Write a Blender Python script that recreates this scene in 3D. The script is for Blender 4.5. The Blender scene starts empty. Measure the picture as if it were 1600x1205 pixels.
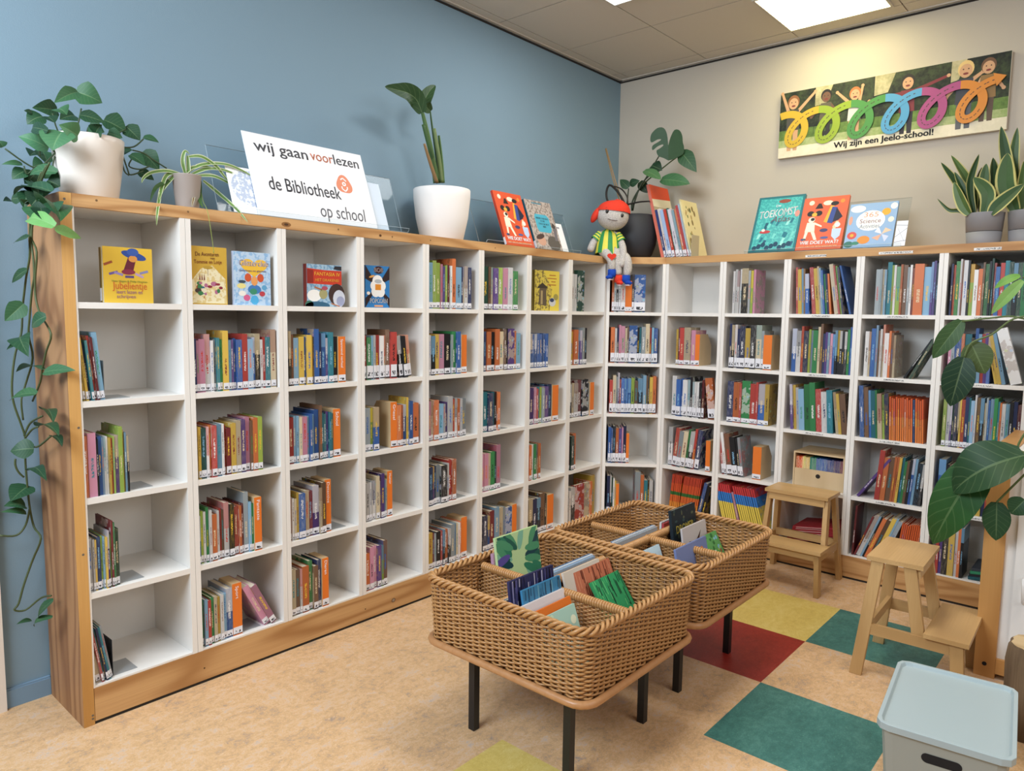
import bpy, bmesh, math, random
from mathutils import Vector, Matrix
random.seed(7)
R = math.radians
S = bpy.context.scene
COL = S.collection
# ---------------------------------------------------------------- camera, world, lights, exposure
cam = bpy.data.objects.new('camera', bpy.data.cameras.new('camera'))
COL.objects.link(cam)
cam.data.sensor_width = 36.0
cam.data.lens = 1134.6139 / 1600 * 36
cam.data.clip_start = 0.02
_r, _u, _f = ((0.66033, -0.75086, 0.01288), (0.06532, 0.07451, 0.99508), (0.74813, 0.65624, -0.09824))
cam.matrix_world = Matrix(((_r[0], _u[0], -_f[0], -4.6452), (_r[1], _u[1], -_f[1], -3.0537), (_r[2], _u[2], -_f[2], 1.4624), (0, 0, 0, 1)))
S.camera = cam
CAMP = Vector((-4.6452, -3.0537, 1.4624))
S.view_settings.view_transform = 'Standard'
S.view_settings.look = 'None'
S.view_settings.gamma = 1.0
S.view_settings.use_curve_mapping = False
S.view_settings.exposure = 0.38
W = bpy.data.worlds.new('world'); S.world = W; W.use_nodes = True
W.node_tree.nodes['Background'].inputs[0].default_value = (1.0, 0.97, 0.94, 1)
W.node_tree.nodes['Background'].inputs[1].default_value = 0.06

def area(name, loc, look, sx, sy, power, col):
    l = bpy.data.lights.new(name, 'AREA'); l.shape = 'RECTANGLE'; l.size = sx; l.size_y = sy; l.energy = power; l.color = col
    o = bpy.data.objects.new(name, l); COL.objects.link(o); o.location = loc
    o.rotation_euler = (Vector(look) - Vector(loc)).to_track_quat('-Z', 'Y').to_euler()
    return o
# the lamps of the ceiling grid (two of them in the picture) and the daylight of the window side
area('ceiling_lamp', (-1.42, -0.97, 3.148), (-1.42, -0.97, 0), 0.53, 0.53, 8, (0.97, 0.98, 1.0))
area('ceiling_lamp', (-2.26, -1.75, 3.148), (-2.26, -1.75, 0), 0.55, 0.55, 18, (1.0, 0.975, 0.95))
area('ceiling_lamp', (-2.2, -3.7, 3.148), (-2.2, -3.7, 0), 0.55, 1.15, 16, (1.0, 0.97, 0.94))
area('window_light', (-5.6, -1.3, 2.75), (-2.6, -1.3, 0.5), 1.8, 1.2, 105, (0.76, 0.88, 1.0))
area('window_light', (-3.6, -5.6, 2.6), (-2.2, -0.6, 0.6), 3.4, 1.1, 34, (0.97, 0.98, 1.0))

# ---------------------------------------------------------------- helpers
def lin(c):
    return tuple(x / 12.92 if x <= 0.04045 else ((x + 0.055) / 1.055) ** 2.4 for x in c)
def hx(s):
    s = s.lstrip('#'); return lin(tuple(int(s[i:i + 2], 16) / 255 for i in (0, 2, 4)))

class MB:
    """collects faces with two colours and a spine coordinate each; build() links them as ONE mesh"""
    def __init__(s): s.v = []; s.f = []; s.c1 = []; s.c2 = []; s.uv = []; s.mi = []
    def face(s, pts, c1=(1, 1, 1), c2=None, uv=None, mi=0):
        b = len(s.v); s.v += [tuple(p) for p in pts]; s.f.append(list(range(b, b + len(pts))))
        s.c1.append(c1); s.c2.append(c2 or c1); s.uv.append(uv or [(0, 0, -1)] * len(pts)); s.mi.append(mi)
    def idx(s, faces, verts, c1=(1, 1, 1), c2=None, uvs=None, mi=0):
        b = len(s.v); s.v += [tuple(p) for p in verts]
        for k, f in enumerate(faces):
            s.f.append([b + i for i in f]); s.c1.append(c1); s.c2.append(c2 or c1)
            s.uv.append([uvs[i] for i in f] if uvs else [(0, 0, -1)] * len(f)); s.mi.append(mi)
    def box(s, x0, x1, y0, y1, z0, z1, c1=(1, 1, 1), c2=None, M=None, uvf=None, mi=0):
        p = [(x0, y0, z0), (x1, y0, z0), (x1, y1, z0), (x0, y1, z0), (x0, y0, z1), (x1, y0, z1), (x1, y1, z1), (x0, y1, z1)]
        if M: p = [M @ Vector(q) for q in p]
        for k, f in enumerate(((0, 1, 5, 4), (1, 2, 6, 5), (2, 3, 7, 6), (3, 0, 4, 7), (4, 5, 6, 7), (3, 2, 1, 0))):
            s.face([p[i] for i in f], c1, c2, uvf(k) if uvf else None, mi)
    def prism(s, pts, z0, z1, c1=(1, 1, 1), M=None, mi=0):
        n = len(pts); T = (lambda q: M @ Vector(q)) if M else (lambda q: q)
        lo = [T((x, y, z0)) for x, y in pts]; hi = [T((x, y, z1)) for x, y in pts]
        s.face(hi, c1, mi=mi); s.face(lo[::-1], c1, mi=mi)
        for i in range(n):
            j = (i + 1) % n; s.face([lo[i], lo[j], hi[j], hi[i]], c1, mi=mi)
    def flat(s, pts, y, c1, c2=None, seed=-1):
        """polygon (x, z) on the plane y, seen from -y"""
        a = sum(pts[i][0] * pts[(i + 1) % len(pts)][1] - pts[(i + 1) % len(pts)][0] * pts[i][1] for i in range(len(pts)))
        if a < 0: pts = pts[::-1]
        s.face([(x, y, z) for x, z in pts], c1, c2, [(x, z, seed) for x, z in pts])
    def disc(s, cx, cz, rx, rz, y, c1, n=16, a=0.0, c2=None, seed=-1):
        q = []
        for i in range(n):
            t = 2 * math.pi * i / n; X, Z = rx * math.cos(t), rz * math.sin(t)
            q.append((cx + X * math.cos(a) - Z * math.sin(a), cz + X * math.sin(a) + Z * math.cos(a)))
        s.flat(q, y, c1, c2, seed)
    def tube(s, path, rad, n=6, c1=(1, 1, 1), c2=None, closed=False, cap=True, flat=1.0, mi=0):
        P = [Vector(p) for p in path]; m = len(P); rr = rad if isinstance(rad, (list, tuple)) else [rad] * m
        V = []; prev = None
        for i in range(m):
            if closed: t = P[(i + 1) % m] - P[i - 1]
            else: t = P[min(i + 1, m - 1)] - P[max(i - 1, 0)]
            if t.length < 1e-9: t = Vector((0, 0, 1))
            t.normalize()
            up = prev if prev is not None else (Vector((0, 0, 1)) if abs(t.z) < 0.9 else Vector((1, 0, 0)))
            a = t.cross(up)
            if a.length < 1e-6: a = t.cross(Vector((1, 0.3, 0.2)))
            a.normalize(); b = a.cross(t).normalized(); prev = b
            for k in range(n):
                w = 2 * math.pi * k / n; V.append(P[i] + a * math.cos(w) * rr[i] + b * math.sin(w) * rr[i] * flat)
        F = []
        for i in range(m if closed else m - 1):
            j = (i + 1) % m
            for k in range(n): F.append((i * n + k, i * n + (k + 1) % n, j * n + (k + 1) % n, j * n + k))
        if cap and not closed: F.append(tuple(range(n))[::-1]); F.append(tuple((m - 1) * n + k for k in range(n)))
        s.idx(F, V, c1, c2, mi=mi)
    def lathe(s, prof, n=40, c1=(1, 1, 1), cx=0, cy=0, mi=0, sq=1.0):
        V = []; F = []
        for r, z in prof:
            for k in range(n): V.append((cx + r * math.cos(2 * math.pi * k / n), cy + r * sq * math.sin(2 * math.pi * k / n), z))
        for i in range(len(prof) - 1):
            for k in range(n): F.append((i * n + k, i * n + (k + 1) % n, (i + 1) * n + (k + 1) % n, (i + 1) * n + k))
        if prof[0][0] > 1e-5: F.append(tuple(range(n))[::-1])
        if prof[-1][0] > 1e-5: F.append(tuple((len(prof) - 1) * n + k for k in range(n)))
        s.idx(F, V, c1, mi=mi)
    def ball(s, c, rx, ry, rz, c1=(1, 1, 1), n=20, m=12, M=None, half=False):
        V = []; F = []; lo = 0 if not half else m // 2
        for i in range(lo, m + 1):
            t = -math.pi / 2 + math.pi * i / m
            for k in range(n):
                q = Vector((rx * math.cos(t) * math.cos(2 * math.pi * k / n), ry * math.cos(t) * math.sin(2 * math.pi * k / n), rz * math.sin(t)))
                V.append((M @ q if M else q) + Vector(c))
        for i in range(m - lo):
            for k in range(n): F.append((i * n + k, i * n + (k + 1) % n, (i + 1) * n + (k + 1) % n, (i + 1) * n + k))
        s.idx(F, V, c1)
    def strip(s, path, wid, side, c1, c2=None, fold=0.0, edge=0.35, bend=None):
        """leaf blade along a path: wid(t) half width, side(i) across direction; the rim (edge share) takes c2"""
        m = len(path); V = []; UV = []
        cols = (-1, -(1 - edge), 0, 1 - edge, 1)
        for i, p in enumerate(path):
            t = i / (m - 1); sd, nn = side(i); w = wid(t)
            for u in cols:
                V.append(Vector(p) + sd * u * w + nn * (abs(u) * fold * w)); UV.append((u, t, 1))
        for k in range(4):
            F = []
            for i in range(m - 1):
                a = i * 5 + k; F.append((a, a + 1, a + 6, a + 5))
            c = (c2 or c1) if k in (0, 3) else c1
            b = len(s.v)
            sub = [j for i in range(m) for j in (i * 5 + k, i * 5 + k + 1)]
            s.idx([(2 * i, 2 * i + 1, 2 * i + 3, 2 * i + 2) for i in range(m - 1)], [V[j] for j in sub], c, c, [UV[j] for j in sub])
    def leaf(s, base, tip, width, nrm, c1, c2=None, shape='heart', droop=0.12, fold=0.25, n=10):
        B, T = Vector(base), Vector(tip); d = T - B; L = d.length; d.normalize()
        N = Vector(nrm); N = (N - d * N.dot(d))
        if N.length < 1e-4: N = d.cross(Vector((1, 0, 0)))
        N.normalize(); sd = d.cross(N).normalized()
        path = [B + d * L * t + N * (4 * t * (1 - t) * droop * L) for t in [i / n for i in range(n + 1)]]
        if shape == 'heart': wf = lambda t: width / 2 * (0.55 + 1.55 * t if t < 0.29 else max(0.0, (1 - ((t - 0.29) / 0.71) ** 1.7))) if t > 0 else width * 0.2
        elif shape == 'lance': wf = lambda t: width / 2 * math.sin(math.pi * min(1, max(0, t * 0.97 + 0.03)) ** 0.8) ** 0.9 if t < 1 else 0.0
        else: wf = lambda t: width / 2 * max(0.04, math.sin(math.pi * (0.06 + 0.94 * t) ** 0.85)) ** 0.75 if t < 1 else 0.0
        s.strip(path, wf, lambda i: (sd, N), c1, c2, fold)
    def build(s, name, mats, parent=None, smooth=False, loc=None, bevel=0, merge=False):
        me = bpy.data.meshes.new(name); me.from_pydata(s.v, [], s.f)
        n = sum(len(f) for f in s.f); a1 = []; a2 = []; a3 = []
        for f, c, d, u in zip(s.f, s.c1, s.c2, s.uv):
            for i in range(len(f)): a1 += [*c, 1.0]; a2 += [*d, 1.0]; a3 += list(u[i])
        me.attributes.new('c1', 'FLOAT_COLOR', 'CORNER').data.foreach_set('color', a1)
        me.attributes.new('c2', 'FLOAT_COLOR', 'CORNER').data.foreach_set('color', a2)
        me.attributes.new('suv', 'FLOAT_VECTOR', 'CORNER').data.foreach_set('vector', a3)
        for m in (mats if isinstance(mats, (list, tuple)) else [mats]): me.materials.append(m)
        me.polygons.foreach_set('material_index', s.mi)
        if merge:
            bm = bmesh.new(); bm.from_mesh(me); bmesh.ops.remove_doubles(bm, verts=bm.verts, dist=1e-5); bm.to_mesh(me); bm.free()
        if smooth: me.polygons.foreach_set('use_smooth', [True] * len(me.polygons))
        me.update()
        o = bpy.data.objects.new(name, me); COL.objects.link(o)
        if parent: o.parent = parent
        if loc is not None: o.location = loc
        if bevel:
            b = o.modifiers.new('bevel', 'BEVEL'); b.width = bevel; b.segments = 2; b.limit_method = 'ANGLE'
            b.harden_normals = False
        return o

def thing(name, label, cat, loc=(0, 0, 0), rz=0.0, group=None, rot=None):
    o = bpy.data.objects.new(name, None); COL.objects.link(o); o.empty_display_size = 0.05
    o.location = loc; o.rotation_euler = rot or (0, 0, rz); o['label'] = label; o['category'] = cat
    if group: o['group'] = group
    return o
def tag(o, label, cat, group=None):
    o['label'] = label; o['category'] = cat
    if group: o['group'] = group
    return o
def structure(name, mb, m, **k):
    o = mb.build(name, m, **k); o['kind'] = 'structure'; return o
def sx(t): return (-1, 1)[t]

def text(body, mat, parent, name, x, z, y, width=None, height=None, align='LEFT', shear=0.0, bold=0.0, rot=0.0, ext=0.0003, space=1.0):
    """lettering as a thin mesh on the plane y (facing -y), fitted to a width and a height"""
    cu = bpy.data.curves.new(name, 'FONT'); cu.body = body; cu.align_x = align; cu.shear = shear; cu.extrude = 0.01
    cu.space_character = space; cu.resolution_u = 3
    o = bpy.data.objects.new(name, cu); me = bpy.data.meshes.new_from_object(o); bpy.data.objects.remove(o); bpy.data.curves.remove(cu)
    xs = [v.co.x for v in me.vertices]; ys = [v.co.y for v in me.vertices]
    if not xs: return None
    fx = (width / (max(xs) - min(xs))) if width else None
    fz = (height / (max(ys) - min(ys))) if height else fx
    fx = fx or fz
    c, s_ = math.cos(rot), math.sin(rot); x0 = {'LEFT': min(xs), 'CENTER': (min(xs) + max(xs)) / 2}[align]
    for v in me.vertices:
        X, Z, Y = (v.co.x - x0) * fx, v.co.y * fz, v.co.z
        v.co = (x + X * c - Z * s_, y - (ext if Y > 0 else 0.0), z + X * s_ + Z * c)
    if bold:      # heavier strokes: the same glyphs again, nudged sideways
        bm = bmesh.new(); bm.from_mesh(me); hgt = (max(ys) - min(ys)) * fz; src = list(bm.verts) + list(bm.edges) + list(bm.faces)
        for dx, dz in ((1, 0), (.5, .6)):
            r_ = bmesh.ops.duplicate(bm, geom=src); bmesh.ops.translate(bm, verts=[e for e in r_['geom'] if isinstance(e, bmesh.types.BMVert)], vec=(dx * hgt * bold, -0.00002, dz * hgt * bold))
        bm.to_mesh(me); bm.free()
    me.materials.append(mat); me.update()
    t = bpy.data.objects.new(name, me); COL.objects.link(t); t.parent = parent
    return t

# ---------------------------------------------------------------- materials
def mat(name, rough=0.6, spec=0.4, metal=0.0):
    m = bpy.data.materials.new(name); m.use_nodes = True; nt = m.node_tree; b = nt.nodes['Principled BSDF']
    b.inputs['Roughness'].default_value = rough; b.inputs['Specular IOR Level'].default_value = spec; b.inputs['Metallic'].default_value = metal
    return m, nt, b
def N(nt, typ, **kw):
    n = nt.nodes.new(typ)
    for k, v in kw.items(): setattr(n, k, v)
    return n
def L(nt, a, b): nt.links.new(a, b)
def val(nt, op, a, b=None, c=None):
    n = N(nt, 'ShaderNodeMath', operation=op)
    for i, q in enumerate((a, b, c)):
        if q is None: continue
        if isinstance(q, (int, float)): n.inputs[i].default_value = q
        else: L(nt, q, n.inputs[i])
    return n.outputs[0]
def mixc(nt, fac, a, b, mode='MIX'):
    n = N(nt, 'ShaderNodeMix', data_type='RGBA', blend_type=mode)
    for sock, q in ((n.inputs['Factor'], fac), (n.inputs[6], a), (n.inputs[7], b)):
        if isinstance(q, (int, float)): sock.default_value = q
        elif isinstance(q, tuple): sock.default_value = (*q[:3], 1)
        else: L(nt, q, sock)
    return n.outputs[2]
def attr(nt, name, t='GEOMETRY'):
    return N(nt, 'ShaderNodeAttribute', attribute_name=name, attribute_type=t)
def noise(nt, vec, scale, detail=3, rough=0.5, dim='3D'):
    n = N(nt, 'ShaderNodeTexNoise', noise_dimensions=dim); n.inputs['Scale'].default_value = scale; n.inputs['Detail'].default_value = detail; n.inputs['Roughness'].default_value = rough
    if vec is not None: L(nt, vec, n.inputs['Vector'])
    return n
def ramp(nt, fac, stops):
    n = N(nt, 'ShaderNodeValToRGB'); e = n.color_ramp.elements
    e[0].position, e[0].color = stops[0][0], (*stops[0][1], 1); e[1].position, e[1].color = stops[-1][0], (*stops[-1][1], 1)
    for p, c in stops[1:-1]:
        q = e.new(p); q.color = (*c, 1)
    L(nt, fac, n.inputs[0]); return n.outputs[0]
def objco(nt, scale=(1, 1, 1), kind='Object', rot=(0, 0, 0)):
    t = N(nt, 'ShaderNodeTexCoord'); m = N(nt, 'ShaderNodeMapping'); m.inputs['Scale'].default_value = scale; m.inputs['Rotation'].default_value = rot
    L(nt, t.outputs[kind], m.inputs['Vector']); return m.outputs[0]
def bump(nt, b, h, strength=0.2, dist=0.002):
    n = N(nt, 'ShaderNodeBump'); n.inputs['Strength'].default_value = strength; n.inputs['Distance'].default_value = dist
    L(nt, h, n.inputs['Height']); L(nt, n.outputs[0], b.inputs['Normal'])

def plain(name, c, rough=0.5, spec=0.4, metal=0.0, var=0.0, scale=30):
    m, nt, b = mat(name, rough, spec, metal)
    v = noise(nt, objco(nt), scale, 3)
    L(nt, mixc(nt, v.outputs[0], tuple(x * (1 - var) for x in c), tuple(min(1, x * (1 + var)) for x in c)), b.inputs['Base Color'])
    return m
def paint(name, c):
    m, nt, b = mat(name, 0.85, 0.12); co = objco(nt)
    n1 = noise(nt, co, 1.3, 3)
    L(nt, mixc(nt, n1.outputs[0], tuple(x * 0.97 for x in c), tuple(x * 1.03 for x in c)), b.inputs['Base Color'])
    n2 = noise(nt, co, 190, 2); bump(nt, b, n2.outputs[0], 0.22, 0.0015); return m
def wood(name, light, dark, axis='x', rough=0.5, ring=26, fine=0.5, tint=None):
    """long grain along one axis: growth-ring waves bent by noise plus fine fibres"""
    m, nt, b = mat(name, rough, 0.35)
    sc = {'x': (0.16, 1, 1), 'y': (1, 0.16, 1), 'z': (1, 1, 0.16)}[axis]
    co = objco(nt, sc)
    warp = noise(nt, co, 3.2, 2, 0.5)
    rg = val(nt, 'SINE', val(nt, 'MULTIPLY', warp.outputs[0], ring * 2.6))
    rg = val(nt, 'MULTIPLY_ADD', rg, 0.5, 0.5)
    rg = val(nt, 'POWER', rg, 2.0)
    sc2 = {'x': (1.5, 60, 60), 'y': (60, 1.5, 60), 'z': (60, 60, 1.5)}[axis]
    fib = noise(nt, objco(nt, sc2), 3.0, 3)
    big = noise(nt, objco(nt), 2.0, 2)
    c = mixc(nt, val(nt, 'MULTIPLY', rg, 0.8), light, dark)
    c = mixc(nt, val(nt, 'MULTIPLY', fib.outputs[0], fine), c, dark)
    c = mixc(nt, val(nt, 'MULTIPLY', big.outputs[0], 0.25), c, tint or tuple(x * 0.8 for x in light))
    L(nt, c, b.inputs['Base Color']); bump(nt, b, fib.outputs[0], 0.12, 0.001); return m

def lino(name, stops, fleck):
    """marbled linoleum: streaky noise in several tones, drawn out along x"""
    m, nt, b = mat(name, 0.42, 0.35); co = objco(nt, (1.0, 1.25, 1))
    w = noise(nt, co, 5, 3)
    v = N(nt, 'ShaderNodeVectorMath', operation='MULTIPLY_ADD'); L(nt, w.outputs[1], v.inputs[0]); v.inputs[1].default_value = (0.10, 0.10, 0); L(nt, co, v.inputs[2])
    a = noise(nt, v.outputs[0], 34, 6, 0.75)
    f = noise(nt, v.outputs[0], 150, 3, 0.8)
    big = noise(nt, co, 7, 3, 0.6)
    k = val(nt, 'ADD', val(nt, 'MULTIPLY', a.outputs[0], 0.46), val(nt, 'ADD', val(nt, 'MULTIPLY', f.outputs[0], 0.26), val(nt, 'MULTIPLY', big.outputs[0], 0.28)))
    c = ramp(nt, k, stops)
    fl = noise(nt, v.outputs[0], 130, 2, 0.5)
    fm = N(nt, 'ShaderNodeMapRange'); fm.inputs[1].default_value = 0.63; fm.inputs[2].default_value = 0.72; L(nt, fl.outputs[0], fm.inputs[0])
    c = mixc(nt, val(nt, 'MULTIPLY', fm.outputs[0], 0.5), c, fleck)
    L(nt, c, b.inputs['Base Color']); return m

M_BLUE = paint('blue_paint', hx('829AA9'))
M_BEIGE = paint('beige_paint', hx('BFB6A8'))
M_BASEB = paint('blue_skirting_paint', hx('7B94A8'))
M_CREAM = plain('cream_paint', hx('E4D8CB'), 0.5)
M_WHITE = plain('white_laminate', hx('E9E5DF'), 0.42, 0.4, 0, 0.015, 6)
M_TILE = plain('ceiling_tile', hx('CFC8BC'), 0.9, 0.1, 0, 0.03, 220)
M_TBAR = plain('ceiling_grid', hx('C3BCB0'), 0.6)
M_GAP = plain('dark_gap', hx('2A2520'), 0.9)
M_PINE_X = wood('pine_along_x', hx('D8AC76'), hx('9E6A38'), 'x')
M_PINE_Y = wood('pine_along_y', hx('CFA36D'), hx('9A6838'), 'y')
M_PINE_Z = wood('pine_along_z', hx('B78A60'), hx('7E5335'), 'z')  # darkened so the colour carries the end board side's weaker light
M_PINE_E = wood('pine_end_edge', hx('D9A864'), hx('B07B3C'), 'z', ring=9)
M_BAMBOO = {a: wood('bamboo_' + a, hx('D6B07A'), hx('A98250'), a, 0.4, 6, 0.7) for a in 'xyz'}
M_BEECH = {a: wood('beech_' + a, hx('CD9A5C'), hx('AE7A42'), a, 0.4, 5, 0.4) for a in 'xyz'}
M_PLY = wood('plywood', hx('D8BF98'), hx('BC9F76'), 'z', 0.5, 8, 0.3)
M_BEIGE_LINO = lino('beige_linoleum', [(0.36, hx('8F847D')), (0.43, hx('BB9B7C')), (0.48, hx('CDA577')), (0.53, hx('D6B086')), (0.58, hx('CFB49C')), (0.65, hx('AFA49C'))], hx('E6D5BC'))
M_YEL = lino('yellow_linoleum', [(0.34, hx('BFA354')), (0.5, hx('D2B965')), (0.66, hx('DCC984'))], hx('E8DCA0'))
M_GRN = lino('green_linoleum', [(0.34, hx('2A5752')), (0.5, hx('3D726A')), (0.66, hx('5C8E83'))], hx('6FA48E'))
M_RED = lino('red_linoleum', [(0.34, hx('701B16')), (0.5, hx('8E271E')), (0.66, hx('A03528'))], hx('B85A48'))
M_BLACK = plain('black_metal', hx('15161A'), 0.42, 0.5)
M_STEEL = plain('grey_steel', hx('A3A6A8'), 0.45, 0.5, 0.2)
M_DSTEEL = plain('black_bookend_metal', hx('2B2D31'), 0.5)
M_SCREW = plain('screw_metal', hx('8A7A63'), 0.4, 0.5, 0.7)
M_INK = plain('dark_ink', hx('56565B'), 0.6)
M_INKO = plain('orange_ink', hx('D9825F'), 0.6)
M_PAPER = plain('white_paper', hx('ECECEE'), 0.7, 0.2)
M_PAGES = None

def vcol(name, rough=0.55, spec=0.35):
    m, nt, b = mat(name, rough, spec); L(nt, attr(nt, 'c1').outputs['Color'], b.inputs['Base Color']); return m
M_FLAT = vcol('printed_colour', 0.5)
M_GLOSSY = vcol('glazed_colour', 0.28, 0.5)

def book_material():
    """cover colour c1, lettering c2; seed picks the title's glyph run; seed >= 10 is a picture cover; 100+ banded series"""
    m, nt, b = mat('book_cover', 0.42, 0.4)
    c1, c2 = attr(nt, 'c1').outputs['Color'], attr(nt, 'c2').outputs['Color']
    sp = N(nt, 'ShaderNodeSeparateXYZ'); L(nt, attr(nt, 'suv').outputs['Vector'], sp.inputs[0]); u, v, sd = sp.outputs
    h = val(nt, 'FRACT', val(nt, 'MULTIPLY', sd, 7.31))
    def glyph(pitch, rows, off, cut):
        cx = N(nt, 'ShaderNodeCombineXYZ')
        L(nt, val(nt, 'FLOOR', val(nt, 'DIVIDE', v, pitch)), cx.inputs[0]); L(nt, val(nt, 'FLOOR', val(nt, 'MULTIPLY', u, rows)), cx.inputs[1]); L(nt, val(nt, 'ADD', sd, off), cx.inputs[2])
        w = N(nt, 'ShaderNodeTexWhiteNoise', noise_dimensions='3D'); L(nt, cx.outputs[0], w.inputs['Vector'])
        return val(nt, 'GREATER_THAN', w.outputs[0], cut)
    inside = val(nt, 'MULTIPLY', val(nt, 'GREATER_THAN', u, 0.33), val(nt, 'LESS_THAN', u, 0.67))
    lo = val(nt, 'MULTIPLY_ADD', h, 0.03, 0.06); hi = val(nt, 'MULTIPLY_ADD', h, 0.05, 0.125)
    win = val(nt, 'MULTIPLY', val(nt, 'GREATER_THAN', v, lo), val(nt, 'LESS_THAN', v, hi))
    title = val(nt, 'MULTIPLY', val(nt, 'MULTIPLY', inside, win), glyph(0.0023, 9, 0, 0.45))
    isb = val(nt, 'MULTIPLY', val(nt, 'GREATER_THAN', sd, -0.5), val(nt, 'LESS_THAN', sd, 9.5))
    blot = noise(nt, attr(nt, 'suv').outputs['Vector'], 26, 4, 0.6)
    worn = val(nt, 'MULTIPLY', val(nt, 'GREATER_THAN', blot.outputs[0], 0.56), val(nt, 'MULTIPLY', isb, val(nt, 'GREATER_THAN', h, 0.55)))
    c = mixc(nt, val(nt, 'MULTIPLY', worn, 0.25), c1, c2)
    c = mixc(nt, val(nt, 'MULTIPLY', title, isb), c, c2)
    pic = val(nt, 'MULTIPLY', val(nt, 'GREATER_THAN', sd, 9.5), val(nt, 'LESS_THAN', sd, 99))
    vo = N(nt, 'ShaderNodeTexVoronoi'); vo.inputs['Scale'].default_value = 34; L(nt, attr(nt, 'suv').outputs['Vector'], vo.inputs['Vector'])
    pn = noise(nt, attr(nt, 'suv').outputs['Vector'], 19, 5, 0.6)
    pc = mixc(nt, val(nt, 'GREATER_THAN', pn.outputs[0], 0.53), c1, mixc(nt, 0.45, c1, c2))
    pc = mixc(nt, val(nt, 'MULTIPLY', val(nt, 'LESS_THAN', vo.outputs['Distance'], 0.24), 0.35), pc, vo.outputs['Color'])
    c = mixc(nt, val(nt, 'MULTIPLY', pic, 0.9), c, pc)
    L(nt, c, b.inputs['Base Color']); return m
M_BOOK = book_material()
def sticker_material():
    m, nt, b = mat('library_sticker', 0.35, 0.5)
    sp = N(nt, 'ShaderNodeSeparateXYZ'); L(nt, attr(nt, 'suv').outputs['Vector'], sp.inputs[0]); u, v, sd = sp.outputs
    n = noise(nt, attr(nt, 'suv').outputs['Vector'], 5, 2)
    k = val(nt, 'MULTIPLY', val(nt, 'LESS_THAN', val(nt, 'ABSOLUTE', val(nt, 'SUBTRACT', u, 0.5)), 0.3), val(nt, 'LESS_THAN', val(nt, 'ABSOLUTE', val(nt, 'SUBTRACT', v, 0.36)), 0.16))
    k = val(nt, 'MULTIPLY', k, val(nt, 'GREATER_THAN', n.outputs[0], 0.47))
    k = val(nt, 'MAXIMUM', k, val(nt, 'LESS_THAN', v, 0.10))
    L(nt, mixc(nt, k, hx('E6E6EC'), hx('33333A')), b.inputs['Base Color']); return m
M_STICK = sticker_material()
def pages_material():
    m, nt, b = mat('paper_pages', 0.8, 0.1); n = noise(nt, objco(nt, (900, 8, 8)), 1, 1)
    L(nt, mixc(nt, n.outputs[0], hx('CFC3AC'), hx('E9E0CD')), b.inputs['Base Color']); return m
M_PAGES = pages_material()
def tiny_print():
    m, nt, b = mat('small_print', 0.6)
    sp = N(nt, 'ShaderNodeSeparateXYZ'); L(nt, attr(nt, 'suv').outputs['Vector'], sp.inputs[0]); u, v, sd = sp.outputs
    cx = N(nt, 'ShaderNodeCombineXYZ'); L(nt, val(nt, 'FLOOR', val(nt, 'DIVIDE', u, 0.0022)), cx.inputs[0]); L(nt, val(nt, 'FLOOR', val(nt, 'MULTIPLY', v, 5)), cx.inputs[1]); L(nt, sd, cx.inputs[2])
    w = N(nt, 'ShaderNodeTexWhiteNoise', noise_dimensions='3D'); L(nt, cx.outputs[0], w.inputs['Vector'])
    k = val(nt, 'MULTIPLY', val(nt, 'LESS_THAN', val(nt, 'ABSOLUTE', val(nt, 'SUBTRACT', v, 0.5)), 0.26), val(nt, 'GREATER_THAN', w.outputs[0], 0.45))
    k = val(nt, 'MULTIPLY', k, val(nt, 'GREATER_THAN', u, 0.008))
    L(nt, mixc(nt, k, hx('E8E6E2'), hx('3A3A3A')), b.inputs['Base Color']); return m
M_TINY = tiny_print()
def leaf_material(name, vein, rough=0.45):
    m, nt, b = mat(name, rough, 0.25)
    sp = N(nt, 'ShaderNodeSeparateXYZ'); L(nt, attr(nt, 'suv').outputs['Vector'], sp.inputs[0]); u, v, sd = sp.outputs
    au = val(nt, 'ABSOLUTE', u)
    mid = val(nt, 'LESS_THAN', au, 0.05)
    rib = val(nt, 'GREATER_THAN', val(nt, 'SINE', val(nt, 'MULTIPLY', val(nt, 'SUBTRACT', v, val(nt, 'MULTIPLY', au, 0.22)), 48)), 0.93)
    k = val(nt, 'MAXIMUM', mid, val(nt, 'MULTIPLY', rib, 0.45))
    n = noise(nt, objco(nt), 22, 3)
    c = mixc(nt, val(nt, 'MULTIPLY', n.outputs[0], 0.55), attr(nt, 'c1').outputs['Color'], mixc(nt, 0.55, attr(nt, 'c1').outputs['Color'], (0.005, 0.012, 0.004)))
    c = mixc(nt, val(nt, 'MULTIPLY', k, vein), c, hx('A9C08A'))
    L(nt, c, b.inputs['Base Color']); return m
M_LEAF = leaf_material('glossy_leaf', 0.16)
M_STRIPE = leaf_material('variegated_leaf', 0.0, 0.4)
M_STEM = vcol('plant_stem', 0.5)
M_SOIL = plain('potting_soil', hx('2C231C'), 0.95, 0.1, 0, 0.5, 90)
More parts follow.
